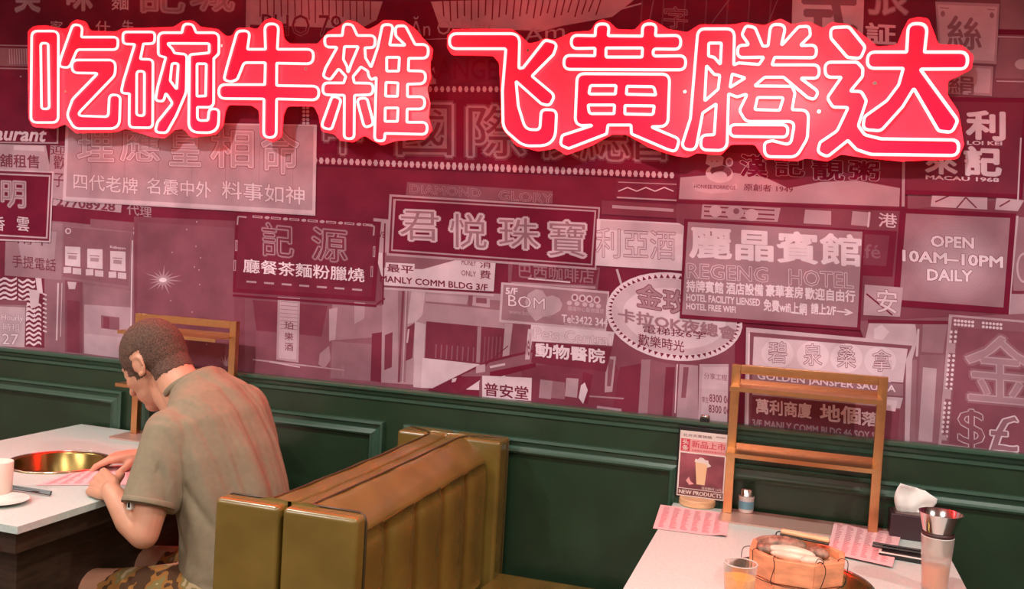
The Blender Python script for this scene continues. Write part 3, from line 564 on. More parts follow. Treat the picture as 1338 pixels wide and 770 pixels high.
G['mixed'] = ((415, 20), 4.275, 25, [
 [(38,113,28),(138,113,5),(146,48,24),(194,52,30),(222,113,10),(324,113,30),(318,180,24),(264,182,5),(268,238,10),(299,290,3),(336,180,40),(362,52,26),(424,52,28),(402,166,5),(492,168,5),(436,115,30),(434,60,24),(490,58,26),(545,163,5),(620,163,36),(616,240,34),(509,240,6),(507,310,6),(605,312,34),(600,382,34),(502,385,6),(502,455,6),(600,455,32),(596,524,32),(500,524,6),(499,598,6),(614,598,32),(610,666,32),(376,660,8),(374,702,24),(318,702,28),(328,348,3),(300,360,10),(286,340,8),(280,312,6),(243,288,6),(198,342,16),(205,378,8),(312,380,30),(308,444,30),(206,447,8),(204,690,26),(148,690,26),(150,447,8),(28,444,30),(32,378,28),(146,378,6),(158,342,8),(118,298,10),(70,362,20),(30,342,20),(44,296,20),(110,178,6),(42,178,28)],
 [(150,175,5),(228,175,5),(188,270,20),(170,322,3),(164,284,10),(144,246,10)],
 [(386,235,5),(457,235,5),(453,312,5),(386,312,5)],[(382,375,5),(450,378,5),(446,453,5),(380,452,5)],[(378,518,5),(450,518,5),(446,593,5),(377,593,5)],
 [(82,450,22),(134,468,26),(78,640,24),(18,626,28)],[(218,466,26),(276,462,24),(314,610,26),(262,630,24)]])
G['fly'] = ((575, 20), 4.05, 40, [
 [(50,97,40),(422,97,50),(417,282,6),(440,277,6),(555,130,28),(622,148,36),(600,208,14),(486,322,6),(608,424,34),(580,480,30),(535,468,20),(402,349,3),(414,480,60),(452,604,50),(528,607,25),(535,498,30),(617,502,32),(608,690,110),(440,692,110),(334,600,90),(330,400,60),(348,177,8),(50,177,40)]])
G['yellow'] = ((725, 20), 4.05, 30, [
 [(88,105,36),(213,108,5),(216,46,34),(288,46,34),(282,108,5),(462,110,5),(464,46,34),(538,46,34),(532,108,5),(668,106,36),(664,180,34),(520,178,18),(520,216,16),(694,214,36),(690,289,36),(46,286,36),(50,212,34),(211,214,5),(213,174,5),(86,176,34)],
 [(271,173,6),(464,173,6),(461,221,6),(270,221,6)],
 [(118,309,42),(608,312,42),(598,588,45),(506,590,4),(660,655,28),(640,724,26),(590,708,30),(405,628,10),(403,581,6),(281,581,6),(274,628,12),(72,706,24),(28,686,24),(38,636,20),(206,581,3),(106,586,45)],
 [(188,372,12),(324,372,5),(320,417,5),(179,417,10)],[(382,376,5),(524,378,18),(534,422,4),(378,418,5)],
 [(176,475,5),(316,475,5),(313,521,5),(182,521,18)],[(371,478,5),(526,480,5),(520,526,15),(370,523,5)]])
G['soar'] = ((885, 20), 3.853, 25, [
 [(104,68,42),(288,68,42),(284,250,3),(310,240,8),(412,248,8),(436,211,4),(302,213,28),(306,152,24),(362,150,8),(325,98,20),(345,52,22),(392,62,26),(430,156,10),(457,155,10),(470,45,34),(548,48,34),(522,156,5),(610,58,20),(666,55,22),(670,102,20),(618,153,5),(702,150,30),(698,214,28),(490,212,5),(476,250,5),(716,250,36),(712,318,30),(618,316,5),(712,385,28),(690,426,24),(655,414,20),(535,312,20),(440,312,20),(388,356,4),(578,358,12),(592,392,10),(578,476,6),(662,478,45),(655,620,80),(600,714,60),(440,712,36),(438,640,28),(480,632,10),(570,655,30),(592,535,30),(345,535,40),(312,480,30),(354,395,8),(300,412,20),(258,395,4),(250,682,50),(115,678,40),(122,604,30),(186,602,8),(196,446,3),(128,492,10),(92,682,36),(18,670,36),(66,520,60)],
 [(276,296,4),(342,316,3),(265,364,3)],
 [(158,140,8),(222,140,5),(217,248,3),(186,212,6),(157,205,4)],[(147,253,3),(186,298,6),(214,302,4),(206,372,6),(138,432,3)],
 [(404,414,8),(534,415,8),(515,479,6),(390,475,6)],
 [(264,551,30),(558,552,30),(554,614,30),(266,610,30)]])
G['reach'] = ((1060, 20), 3.85, 25, [
 [(98,62,34),(190,58,30),(272,160,24),(248,218,28),(182,212,26),(98,115,34)],
 [(480,185,5),(488,42,42),(586,42,44),(570,185,5),(788,185,42),(784,270,40),(548,271,5),(738,530,30),(708,590,34),(640,582,26),(516,368,6),(460,460,50),(350,582,40),(258,574,34),(268,510,30),(380,430,60),(440,350,50),(463,267,5),(280,267,42),(286,185,40)],
 [(68,236,34),(232,236,30),(260,268,25),(258,308,25),(196,382,5),(252,384,25),(278,430,25),(236,556,25),(270,602,30),(352,622,40),(744,628,38),(738,706,38),(300,700,80),(228,676,30),(184,630,5),(82,712,30),(30,690,30),(44,640,20),(130,582,50),(186,464,8),(108,462,24),(80,416,24),(152,312,4),(72,312,32)]])
LB = [(36,41),(43,34),(60,33),(78,37),(87,38),(92,30),(100,25),(112,28),(118,40),(151,41),(160,37),(199,36),(227,35),(239,27),(253,27),(262,35),(285,38),(295,47),(303,47),(310,36),(326,36),(336,38),(345,27),(356,23),(368,29),(371,50),(378,57),(415,57),(429,41),(443,34),(455,26),(466,29),(480,39),(494,32),(501,26),(527,27),(542,37),(553,50),(566,64),(562,83),(563,102),(558,116),(562,135),(560,153),(565,170),(555,182),(518,184),(499,190),(487,184),(476,177),(462,186),(445,184),(436,175),(420,172),(416,151),(410,139),(375,139),(370,151),(368,179),(356,186),(340,179),(338,144),(329,138),(298,137),(294,146),(291,165),(282,176),(250,180),(239,168),(227,170),(215,181),(199,179),(164,168),(151,173),(99,174),(85,162),(71,168),(43,166),(37,155)]
RB = [(584,47),(592,38),(669,38),(681,47),(691,57),(701,55),(713,50),(725,52),(747,42),(772,40),(779,29),(787,25),(797,29),(806,38),(829,39),(839,29),(848,25),(858,29),(873,38),(898,42),(914,32),(958,32),(973,29),(999,33),(1020,24),(1035,32),(1056,28),(1076,37),(1086,29),(1109,32),(1130,47),(1146,61),(1172,59),(1179,41),(1187,25),(1200,22),(1213,24),(1220,41),(1226,58),(1257,59),(1272,72),(1270,90),(1255,98),(1239,106),(1238,124),(1252,145),(1256,165),(1260,189),(1252,208),(1177,211),(1128,206),(1099,202),(1081,211),(1054,207),(1041,211),(999,208),(986,189),(955,189),(942,203),(911,200),(898,206),(883,204),(848,193),(819,176),(799,176),(774,190),(740,203),(725,194),(703,198),(674,190),(656,166),(652,82),(644,73),(590,72),(584,62)]
def to_plane(pts, Y):                                   # traced outline -> metres on the board's own plane
    o = []
    for p in pts:
        q = on_y(p[0], p[1], Y); o.append((q.x, q.z))
    return o
def plate(contours, Y, thick, name, m, thing):
    me = fill(contours, thick/2, name)
    mb = MB().add([(v.co.x, Y+thick/2-v.co.z*1.0, v.co.y) for v in me.vertices], [tuple(p.vertices) for p in me.polygons])
    bpy.data.meshes.remove(me)
    return mb
def neon_sign(board, keys, label):
    c = on_y(sum(p[0] for p in board)/len(board), 110, BY)
    t = Thing('neon_sign', (c.x, WY, c.z), label, 'neon sign', 'the two neon boards on the mural')
    t(plate([to_plane(rounded(board, 6, 3), BY)], BY, .006, 'b', ACR, t), 'acrylic_board', ACR)
    for k in keys:
        o, s, rd, outs = G[k]
        cs = [rounded(zc(o, s, q), 6, 2.2) for q in outs]
        pl = t(plate([to_plane(q, BY-.008) for q in cs], BY-.008, .005, 'l', STROKE, t), 'letter_plate', STROKE)
        mb = MB()
        for q in cs: mb.tube([(x, BY-.013, z) for x, z in to_plane(q, BY-.013)], .0049, 6, True)
        tb = t(mb, 'neon_tube', TUBE, smooth=True); tb.parent = pl; tb.matrix_parent_inverse = Matrix.Identity(4)
    xs = [p[0] for p in board]
    for i, px in enumerate([(86,120),(400,90),(545,60),(290,60)] if board is LB else [(690,66),(895,120),(1070,146),(1143,109),(1250,80)]):
        q = on_y(px[0], px[1], BY)
        t(MB().lathe([(.006, -.003), (.006, .058)], n=10, M=Matrix.Translation((q.x, q.y, q.z)) @ Matrix.Rotation(R(-90), 4, 'X')), 'standoff_screw', STEEL)
neon_sign(LB, ['eat', 'bowl', 'ox', 'mixed'], 'left red neon board of four outlined characters beginning with a tall narrow box')
neon_sign(RB, ['fly', 'yellow', 'soar', 'reach'], 'right red neon board whose first character has a long bar and a hook')
# ------------------------------------------------------------------ booths (back to back)
def curve_pts(pts, n=6):
    out = []; P = [Vector(p) for p in pts]
    for i in range(len(P)-1):
        a = P[max(i-1, 0)]; b = P[i]; c = P[i+1]; d = P[min(i+2, len(P)-1)]
        for j in range(n):
            t = j/n; out.append(.5*((2*b)+(c-a)*t+(2*a-5*b+4*c-d)*t*t+(3*b-a-3*c+d)*t**3))
    return out+[P[-1]]
BT, Y0, Y1 = .905, 1.845, 2.975
def booth(side, label, name='booth_bench'):
    """side=+1 faces +x, seam at X=-1.113"""
    S = -1.117; s = side; DD = .197 if side > 0 else .178
    X = lambda d: S+s*d
    t = Thing(name, (X(.1), (Y0+Y1)/2, 0), label, 'booth seat', 'back-to-back leather booth')
    def bx(mb, d0, d1, y0, y1, z0, z1): a, b = sorted((X(d0), X(d1))); return mb.box((a, y0, z0), (b, y1, z1))
    # core with a sloping shoulder towards the sitter
    sec = [(.003, .10), (.003, BT-.004), (.052, BT), (.075, BT-.006), (.118, BT-.034), (.142, BT-.062), (.147, BT-.075), (.147, .10)]
    mb = MB(); k = len(sec); ya, yb = Y0+.04, Y1-.09
    vs = []; ny = 12
    for j in range(ny+1):
        y = ya+(yb-ya)*j/ny; sag = -.004*math.sin(math.pi*j/ny)+.0015*math.sin(j*2.3)
        vs += [(X(d), y, z+(sag if z > .5 else 0)) for d, z in sec]
    fs = [(j*k+i, j*k+(i+1) % k, (j+1)*k+(i+1) % k, (j+1)*k+i) for j in range(ny) for i in range(k)]
    fs += [tuple(range(k)), tuple(reversed(range(ny*k, ny*k+k)))]
    if s < 0: fs = [tuple(reversed(f)) for f in fs]
    mb.add(vs, fs); t(mb, 'backrest_top', LEATHER, bevel=.008, seg=3)
    for nm, y0, y1, dd in (('end_panel', Y0, Y0+.052, DD), ('wall_wing', Y1-.11, Y1, DD)):
        m2 = MB(); bx(m2, .004, dd, y0, y1, .10, BT-.001); t(m2, nm, LEATHER, bevel=.013, seg=4)
    yf, yw = Y0+.047, Y1-.035
    path = [(X(DD+.001), yf, .12), (X(DD+.001), yf, BT-.05), (X(DD+.001), yf, BT-.022), (X(DD-.004), yf, BT-.008), (X(DD-.018), yf, BT+.001), (X(.068), yf, BT+.001), (X(.056), yf+.006, BT+.001), (X(.053), yf+.03, BT),
            (X(.053), 2.2, BT-.002), (X(.051), 2.5, BT-.003), (X(.054), Y1-.13, BT), (X(.062), Y1-.10, BT+.001), (X(.090), Y1-.075, BT+.001), (X(DD-.022), yw, BT+.001), (X(DD-.004), yw, BT-.008), (X(DD+.001), yw, BT-.022), (X(DD+.001), yw, .12)]
    t(MB().tube(path, .0030, 6), 'piping', PIPING, smooth=True)
    # channel-tufted pad: one puffed strip per channel
    nch = 5; y0, y1 = Y0+.055, Y1-.115
    for c in range(nch):
        a = y0+(y1-y0)*c/nch; b = y0+(y1-y0)*(c+1)/nch; mb = MB(); vs = []; nu, nv = 10, 14
        for i in range(nu+1):
            u = i/nu
            for j in range(nv+1):
                v = j/nv; z = .44+(.838-.44)*v
                bulge = .024*(1-(2*u-1)**4)*(1-.55*max(0, (v-.86)/.14)**2) if True else 0
                top = z-.012*(2*u-1)**4*(v > .9)
                wr = .0012*math.sin(5*u+4*v+c*3)*(v > .3)
                vs.append((X(.147+bulge+wr), a+(b-a)*u, top))
        fs = [(i*(nv+1)+j, (i+1)*(nv+1)+j, (i+1)*(nv+1)+j+1, i*(nv+1)+j+1) for i in range(nu) for j in range(nv)]
        n0 = len(vs); vs += [(X(.146), a, .44), (X(.146), b, .44), (X(.146), b, .832), (X(.146), a, .832)]
        edge_b = [i*(nv+1) for i in range(nu+1)]; edge_t = [i*(nv+1)+nv for i in range(nu+1)]
        fs += [tuple(edge_b)+(n0+1, n0), tuple(reversed(edge_t))+(n0+3, n0+2)]
        fs += [tuple(reversed(range(nv+1)))+(n0, n0+3), tuple(nu*(nv+1)+j for j in range(nv+1))+(n0+2, n0+1)]
        if s < 0: fs = [tuple(reversed(f)) for f in fs]
        mb.add(vs, fs); t(mb, 'channel', LEATHER, smooth=True)
    m3 = MB(); bx(m3, .17, .63 if s < 0 else .66, Y0+.02, Y1-.01, .33, .44); t(m3, 'seat', LEATHER, bevel=.025, seg=4)
    m4 = MB(); bx(m4, .02, .60, Y0+.03, Y1, 0, .33); t(m4, 'plinth', DARKWOOD, bevel=.004)
booth(1, 'olive leather booth bench with channel tufting facing the table with the tub')
booth(-1, 'olive leather booth bench the man in the khaki shirt sits on')

# ------------------------------------------------------------------ tables
def table(x0, x1, y0, y1, pot, label, name='dining_table'):
    t = Thing(name, ((x0+x1)/2, (y0+y1)/2, 0), label, 'table', 'hot pot tables')
    px, py, pr = pot
    outer = [(x0, y0), (x1, y0), (x1, y1), (x0, y1)]
    hole = [(px+(pr)*math.cos(a), py+(pr)*math.sin(a)) for a in [2*math.pi*i/64 for i in range(64)]]
    me = fill([outer, hole], .010, 'top'); t(MB().add([(v.co.x, v.co.y, .74+v.co.z) for v in me.vertices], [tuple(p.vertices) for p in me.polygons]), 'tabletop', TABLETOP)
    bpy.data.meshes.remove(me)
    t(MB().box((x0+.035, y0+.03, .665), (x1-.035, y0+.05, .73)).box((x0+.035, y0+.05, .665), (x0+.055, y1, .73)).box((x1-.055, y0+.05, .665), (x1-.035, y1, .73)), 'apron', DARKWOOD)
    t(MB().box((x0+.10, y0+.10, 0), (x0+.16, y1-.1, .73)), 'leg', DARKWOOD); t(MB().box((x1-.16, y0+.10, 0), (x1-.10, y1-.1, .73)), 'leg', DARKWOOD)
    t(MB().box((px-.2, py-.2, .60), (px+.2, py+.2, .625)), 'burner_box', BLACK)
    well = t(MB().open_lathe([(pr+.008, .7505), (pr+.008, .7535), (pr-.004, .7535), (pr-.010, .748), (pr-.014, .66), (pr-.03, .632), (0, .628), (0, .6265), (pr-.02, .627), (pr-.006, .65), (pr-.002, .7505), (pr+.008, .7505)], (px, py, 0), 64), 'pot_well', BRASSPOT, smooth=True)
    r_ = t(MB().tube([(px+(pr+.003)*math.cos(a), py+(pr+.003)*math.sin(a), .7535) for a in [2*math.pi*i/64 for i in range(64)]], .0028, 6, True), 'rim', STEEL, well, smooth=True); r_.matrix_parent_inverse = Matrix.Identity(4)
    return t
POT_L = (-2.315, 2.435, .158); POT_R = (.035, 2.375, .170)
TL = table(-2.735, -1.88, 1.845, 2.982, POT_L, 'white hot pot table where the man in the khaki shirt leans')
TR_ = table(-.357, .435, 1.845, 2.982, POT_R, 'white hot pot table with the wooden tub and drinks')

# ------------------------------------------------------------------ condiment racks
def rack(xc, label, plate=(0, 0)):
    t = Thing('condiment_rack', (xc, 2.93, .75), label, 'rack', 'brass condiment racks')
    w_, y0, y1 = .226, 2.918, 2.942; zt = 1.222
    for sx in (-1, 1):
        a, b = sorted((xc+sx*w_, xc+sx*(w_-.027))); t(MB().box((a, y0, .756), (b, y1, zt-.027 if 0 else zt)), 'post', GOLD, bevel=.001, seg=1)
    t(MB().box((xc-w_+.027, y0, zt-.027), (xc+w_-.027, y1, zt)), 'top_bar', GOLD, bevel=.001, seg=1)
    for z in (1.163, .963):
        sh = t(MB().box((xc-w_+.004, 2.822, z-.003), (xc+w_-.018, 2.930, z)).box((xc-w_+.004, 2.820, z-.013), (xc+w_-.018, 2.8235, z)), 'shelf', GOLD)
        l = t(MB().box((xc-w_+.004, 2.93, z-.012), (xc+w_-.018, 2.9345, z+.014)), 'shelf_lip', COPPER, sh); l.matrix_parent_inverse = Matrix.Identity(4)
    mb = MB(); x0, x1, y0, y1, r = xc-w_-.006-plate[0], xc+w_+.05+plate[1], 2.822, 2.985, .02
    pts = []
    for cx, cy, a0 in ((x1-r, y1-r, 0), (x0+r, y1-r, 90), (x0+r, y0+r, 180), (x1-r, y0+r, 270)):
        pts += [(cx+r*math.cos(R(a0+i*15)), cy+r*math.sin(R(a0+i*15))) for i in range(7)]
    n = len(pts); mb.add([(x, y, z) for z in (.7505, .7555) for x, y in pts], [tuple(range(n, 2*n)), tuple(reversed(range(n)))]+[(i, (i+1) % n, n+(i+1) % n, n+i) for i in range(n)])
    t(mb, 'base_plate', PLATEM)
rack(.030, 'brass two-shelf rack standing behind the wooden tub')
rack(-2.215, "brass two-shelf rack behind the man's head", (.02, 0))
# ------------------------------------------------------------------ the man
def remeshed(mb, name, voxel, smooth_it, m, fn=None, fac=.5):
    o = mb.build('tmp', m); rm = o.modifiers.new('r', 'REMESH'); rm.mode = 'VOXEL'; rm.voxel_size = voxel; rm.use_smooth_shade = True
    if smooth_it: sm = o.modifiers.new('s', 'SMOOTH'); sm.factor = fac; sm.iterations = smooth_it
    dg = bpy.context.evaluated_depsgraph_get(); me = bpy.data.meshes.new_from_object(o.evaluated_get(dg))
    old = o.data; bpy.data.objects.remove(o); bpy.data.meshes.remove(old); me.name = name
    if fn:
        nr = [v.normal.copy() for v in me.vertices]
        for v, q in zip(me.vertices, nr): v.co = fn(v.co, q)
    me.shade_smooth()
    if not me.materials: me.materials.append(m)
    return me
V = Vector
HC = V((-1.928, 2.405, 1.118)); HF = V((-.80, .05, -.60)).normalized(); HR = V((0, 1, 0)); HU = HF.cross(HR)*1.0
HU = HU if HU.z > 0 else -HU; HS = (HF.cross(HU)).normalized()     # HS points to his right (+y side)
if HS.y < 0: HS = -HS
HU = HS.cross(HF); HU = HU if HU.z > 0 else -HU
K = 1.06
def hp(f, s, u): return HC+(HF*f+HS*s+HU*u)*K
HM = Matrix((HF, HS, HU)).transposed()
man = Thing('person', (-1.56, 2.36, .44), 'person in a khaki T-shirt and camouflage shorts bending over a pink menu', 'person')
b = MB()
# skull, face, jaw
b.ball(hp(-.012, 0, .034), (.102*K, .080*K, .098*K), HM, 24, 16)
b.ball(hp(-.035, 0, .010), (.074*K, .072*K, .080*K), HM, 20, 12)
b.ball(hp(.038, 0, -.012), (.062*K, .066*K, .080*K), HM, 20, 12)
b.ball(hp(.040, 0, -.060), (.058*K, .056*K, .058*K), HM, 18, 12)
b.ball(hp(.072, 0, -.098), (.026*K, .030*K, .022*K), HM, 14, 9)        # chin
b.ball(hp(.078, 0, .030), (.018*K, .046*K, .016*K), HM, 14, 8)         # brow
b.chain([hp(.094, 0, .020), hp(.106, 0, -.008), hp(.120, 0, -.030)], [.008, .010, .0135])
b.ball(hp(.108, -.013, -.032), .009, seg=10, ring=7); b.ball(hp(.108, .013, -.032), .009, seg=10, ring=7)
b.ball(hp(.098, 0, -.056), (.012, .024, .007), HM, 12, 8); b.ball(hp(.095, 0, -.068), (.012, .021, .008), HM, 12, 8)   # lips
for s in (-1, 1):
    b.ball(hp(.060, s*.040, -.020), (.030, .024, .026), HM, 12, 8)     # cheek
    b.ball(hp(.080, s*.031, .010), (.013, .015, .012), HM, 12, 8)      # closed lid
    e = [hp(-.004+.030*math.cos(a)*.62-.008, s*(.078+.005*max(0, -math.cos(a))), -.004+.027*math.sin(a)) for a in [R(70+i*27) for i in range(9)]]
    b.chain(e, [.0048]*7+[.005, .007], 8)                              # ear rim
    b.ball(hp(-.004, s*.077, -.003), (.020, .0065, .023), HM, 12, 8); b.ball(hp(.010, s*.077, -.006), (.005, .005, .008), HM, 10, 6)
    b.ball(hp(-.002, s*.079, -.028), (.009, .006, .008), HM, 10, 6)
# neck and hidden torso
b.chain([hp(-.040, 0, -.020), (-1.835, 2.39, 1.075), (-1.765, 2.375, 1.02)], [.064, .064, .076], 18)
b.chain([hp(-.005, 0, -.05), (-1.845, 2.385, 1.03), (-1.775, 2.37, .98)], [.055, .056, .06], 16)
b.chain([(-1.765, 2.375, 1.0), (-1.68, 2.36, .88), (-1.60, 2.36, .66), (-1.57, 2.36, .52)], [.075, .095, .10, .11], 16)
SH_L, EL_L, WR_L = V((-1.69, 2.185, .955)), V((-1.685, 2.085, .695)), V((-1.850, 2.140, .783))
SH_R, EL_R, WR_R = V((-1.72, 2.56, .97)), V((-1.87, 2.66, .765)), V((-2.045, 2.505, .795))
b.chain([(-1.70, 2.30, .97), SH_L, SH_L.lerp(EL_L, .5), EL_L], [.05, .052, .050, .041], 16)
b.chain([EL_L, EL_L.lerp(WR_L, .35)+V((0, -.004, -.004)), WR_L], [.041, .043, .0265], 16)
b.chain([(-1.70, 2.44, .97), SH_R, SH_R.lerp(EL_R, .5), EL_R], [.05, .052, .048, .040], 16)
b.chain([EL_R, EL_R.lerp(WR_R, .35), WR_R], [.040, .042, .0265], 16)
def hand(wr, d, nrm, side, curl, spread=.05, thumb=1.0, tc=.5, S=1.0):
    """d: wrist to knuckles, nrm: palm-facing direction, side: towards the thumb"""
    d = d.normalized(); side = (side-d*side.dot(d)).normalized(); nrm = (nrm-d*nrm.dot(d)); nrm = (nrm-side*nrm.dot(side)).normalized()
    for i, (o, L, c) in enumerate(((.030, (.040, .025, .020), curl[0]), (.010, (.044, .028, .021), curl[1]), (-.010, (.041, .026, .020), curl[2]), (-.028, (.033, .020, .018), curl[3]))):
        kn = wr+S*d*(.090-.004*abs(i-1)-(.006 if i == 3 else 0))+S*side*o-nrm*.004
        b.chain([wr+side*o*.55+d*.008, wr.lerp(kn, .55)+side*o*.2, kn], [.0175*S, .0160*S, .0118*S], 10)
        p = kn; ang = c*.8; dd = d+side*(o*spread*10)
        dd.normalize(); rr = (.0098, .0090, .0082, .0070) if i < 3 else (.0086, .0080, .0072, .0062)
        pts = [kn]
        for k, seg in enumerate(L):
            q = dd*math.cos(ang)+nrm*math.sin(ang); p = p+q*seg*S; pts.append(p); ang += c*(1.1 if k == 0 else .7)
        b.chain(pts, [x*S for x in rr], 10)
    base = wr+d*.022+side*.022+nrm*.006
    m1 = base+(d*.62+side*.62+nrm*.40*tc).normalized()*.042*thumb
    m2 = m1+(d*.86+side*.18+nrm*.5*tc).normalized()*.033; m3 = m2+(d*.9-side*.22+nrm*.5*tc).normalized()*.026
    b.chain([base, m1, m2, m3], [.0165, .0125, .0110, .0088], 10)
hand(WR_L, V((-.82, .40, .03)), V((.20, .72, -.62)), V((.2, .55, .72)), (.80, .85, .90, .95), spread=.01, tc=.9, S=1.12)
hand(WR_R, V((-.78, -.58, -.14)), V((-.1, -.25, -1)), V((.6, -.75, 0)), (.36, .46, .54, .60), spread=.006, tc=1.0, S=1.08)
# legs
for yy, kz, dx in ((2.235, .435, 0), (2.475, .440, .02)):
    b.chain([(-1.57, yy+(.03 if yy < 2.3 else -.03), .515), (-1.84, yy, .460), (-2.10+dx, yy-.01, kz)], [.078, .066, .056], 16)
    b.chain([(-2.10+dx, yy-.01, kz), (-2.08+dx, yy, .27), (-2.05+dx, yy+.005, .10)], [.060, .054, .036], 16)
    b.chain([(-2.04+dx, yy, .07), (-2.12+dx, yy-.01, .045), (-2.20+dx, yy-.01, .035)], [.036, .034, .026], 12)
body = remeshed(b, 'body', .0042, 4, SKIN)
def place(me, name, parent=None):
    o = bpy.data.objects.new(name, me); link(o, parent or man.e)
    if parent is None: o.matrix_parent_inverse = man.inv
    return o
bo = place(body, 'body')
# hair: the scalp region lifted off the head
hv = {}
def inv_h(p): q = (p-HC)/K; return q.dot(HF), q.dot(HS), q.dot(HU)
bm = bmesh.new(); bm.from_mesh(body)
def scalp(p):
    f, s, u = inv_h(p)
    if (p-HC).length > .16: return False
    j = .004*noise.noise(p*90)
    if u < -.078+j: return False
    front = .058-.10*max(0, (u-.03))*0+ j
    if f > .070+j and u < .080: return False
    if u > .02: return f < .078+(u-.02)*.15+j
    if u > -.012: return f < .052+j if abs(s) > .045 or f < .05 else False     # temple
    if f > -.004: return (f < .034 and u > -.030+j) and abs(s) > .05
    return f < -.022+.25*(u+.05)+j and (u > -.066+j)
ear = lambda p: (lambda q: abs(q[1]) > .0775 and -.035 < q[0] < .030 and -.05 < q[2] < .036)(inv_h(p))
dl = [f for f in bm.faces if not scalp(f.calc_center_median()) or ear(f.calc_center_median())]
bmesh.ops.delete(bm, geom=dl, context='FACES'); bm.normal_update()
for v in bm.verts: v.co += v.normal*(.0022 if not v.is_boundary else .0002)+v.normal*.0012*noise.noise(v.co*260)
hm = bpy.data.meshes.new('hair'); bm.to_mesh(hm); bm.free(); hm.materials.clear(); hm.materials.append(HAIR); hm.shade_smooth(); place(hm, 'hair')
for s in (-1, 1):
    eb = MB().tube([hp(.0965-.0040*i, s*(.014+.0058*i), .036+.004*math.sin(i*.6)) for i in range(6)], [.002, .003, .0034, .003, .0026, .0014], 6).build('eyebrow', HAIR, man.e, smooth=True); eb.matrix_parent_inverse = man.inv
    ln = MB().tube([hp(.0925-.002*i*i*.5, s*(.020+.0055*i), -.001-.002*math.sin(i)) for i in range(5)], .0014, 5).build('eyelash', HAIR, man.e); ln.matrix_parent_inverse = man.inv
lp = MB().ball(hp(.1055, 0, -.0615), (.0045, .021, .0045), HM, 12, 8).build('lips', mat('lips', (.42, .12, .09), .5), man.e, smooth=True); lp.matrix_parent_inverse = man.inv
# T-shirt
c = MB()
c.loft([(V((-1.555, 2.36, .435)), .150, .200, 0), (V((-1.56, 2.36, .54)), .152, .200, 0), (V((-1.575, 2.36, .66)), .142, .192, .05), (V((-1.600, 2.36, .78)), .142, .200, .12), (V((-1.635, 2.365, .89)), .138, .212, .20), (V((-1.670, 2.37, .985)), .122, .208, .30), (V((-1.705, 2.375, 1.045)), .098, .155, .42), (V((-1.742, 2.38, 1.070)), .084, .106, .5), (V((-1.760, 2.382, 1.090)), .078, .086, .6)], 36)
c.ball((-1.70, 2.20, .955), (.080, .068, .072), seg=20, ring=12); c.ball((-1.70, 2.55, .985), (.080, .070, .075), seg=20, ring=12)
c.ball((-1.660, 2.29, 1.0), (.088, .09, .064), seg=20, ring=12); c.ball((-1.655, 2.45, 1.01), (.088, .09, .065), seg=20, ring=12)
def sleeve(mb, a, e, r0, r1, n=24):
    d = (e-a).normalized(); u = d.orthogonal().normalized(); v = d.cross(u); vs = []; fs = []
    L = 8
    for j in range(L+1):
        t_ = j/L; p = a.lerp(e, t_); r = r0+(r1-r0)*t_
        for i in range(n): q = 2*math.pi*i/n; vs.append(p+(u*math.cos(q)+v*math.sin(q))*r*(1+.03*math.sin(3*q+1)*t_))
    for j in range(L):
        for i in range(n): k = (i+1) % n; fs.append((j*n+i, j*n+k, (j+1)*n+k, (j+1)*n+i))
    fs += [tuple(reversed(range(n))), tuple(L*n+i for i in range(n))]
    mb.add(vs, fs)
EH_L = V((-1.692, 2.105, .762)); EH_R = SH_R.lerp(EL_R, .82)
sleeve(c, V((-1.70, 2.195, .965)), EH_L, .068, .073)
sleeve(c, V((-1.71, 2.54, .965)), EH_R, .068, .070)
def folds(p, n):
    # drape lines falling from the neck and shoulder towards the small of the back, plus sleeve creases
    back = max(0, n.x*.9+.25)
    a = math.atan2(p.y-2.36, .35)
    u = p.y*1.0+(p.z-1.0)*.10
    q = noise.noise(V((u*17, p.z*2.0, 3.0)))
    q2 = noise.noise(V((u*60, p.z*4, 9.0)))
    h = .019*q*back+.006*q2*back
    side = max(0, -n.y)
    w_ = noise.noise(V((p.x*22+p.z*9, p.z*7-p.x*8, 1.0)))
    h += .006*w_*side*(1 if p.z < .8 else .6)
    # bunch under the arm
    dz = abs((p.x+1.62)*.8+(p.z-.83)*.6)
    if side > .2 and p.x > -1.66: h -= .006*math.exp(-(dz/.012)**2)*side
    low = max(0, .62-p.z)/.2
    h += .006*low*math.sin(p.z*120+4*noise.noise(p*8))*.6
    return p+n*h
sh = remeshed(c, 'tshirt', .0065, 14, SHIRT, folds, .5); so = place(sh, 'tshirt')
# collar, sleeve hems, tag
def ringband(center, nrm, ra, rb, h, th, name, m, roll=0, par=None):
    nrm = nrm.normalized(); u = V((0, 1, 0)); u = (u-nrm*u.dot(nrm)).normalized(); v = nrm.cross(u); mb = MB(); n = 40
    vs = []; fs = []
    for i in range(n):
        a = 2*math.pi*i/n; e = u*math.cos(a)*ra+v*math.sin(a)*rb; en = e.normalized()
        for dr, dz in ((0, 0), (th, .2*h), (th, .8*h), (0, h)): vs.append(center+e+en*dr+nrm*dz)
    for i in range(n):
        k = (i+1) % n
        for j in range(4): l = (j+1) % 4; fs.append((i*4+j, k*4+j, k*4+l, i*4+l))
    mb.add(vs, fs); o = mb.build(name, m, so, smooth=True); o.matrix_parent_inverse = Matrix.Identity(4); return o
ringband(V((-1.768, 2.382, 1.064)), V((-.60, .0, .80)), .0850, .0835, .021, .0035, 'collar', SHIRT)
dL = (EH_L-V((-1.70, 2.195, .965))).normalized()
ringband(EH_L-dL*.022, dL, .0715, .0715, .018, .0018, 'sleeve_hem', SHIRT); dR = (EH_R-V((-1.71, 2.54, .965))).normalized()
ringband(EH_R-dR*.022, dR, .0685, .0685, .018, .0018, 'sleeve_hem', SHIRT)
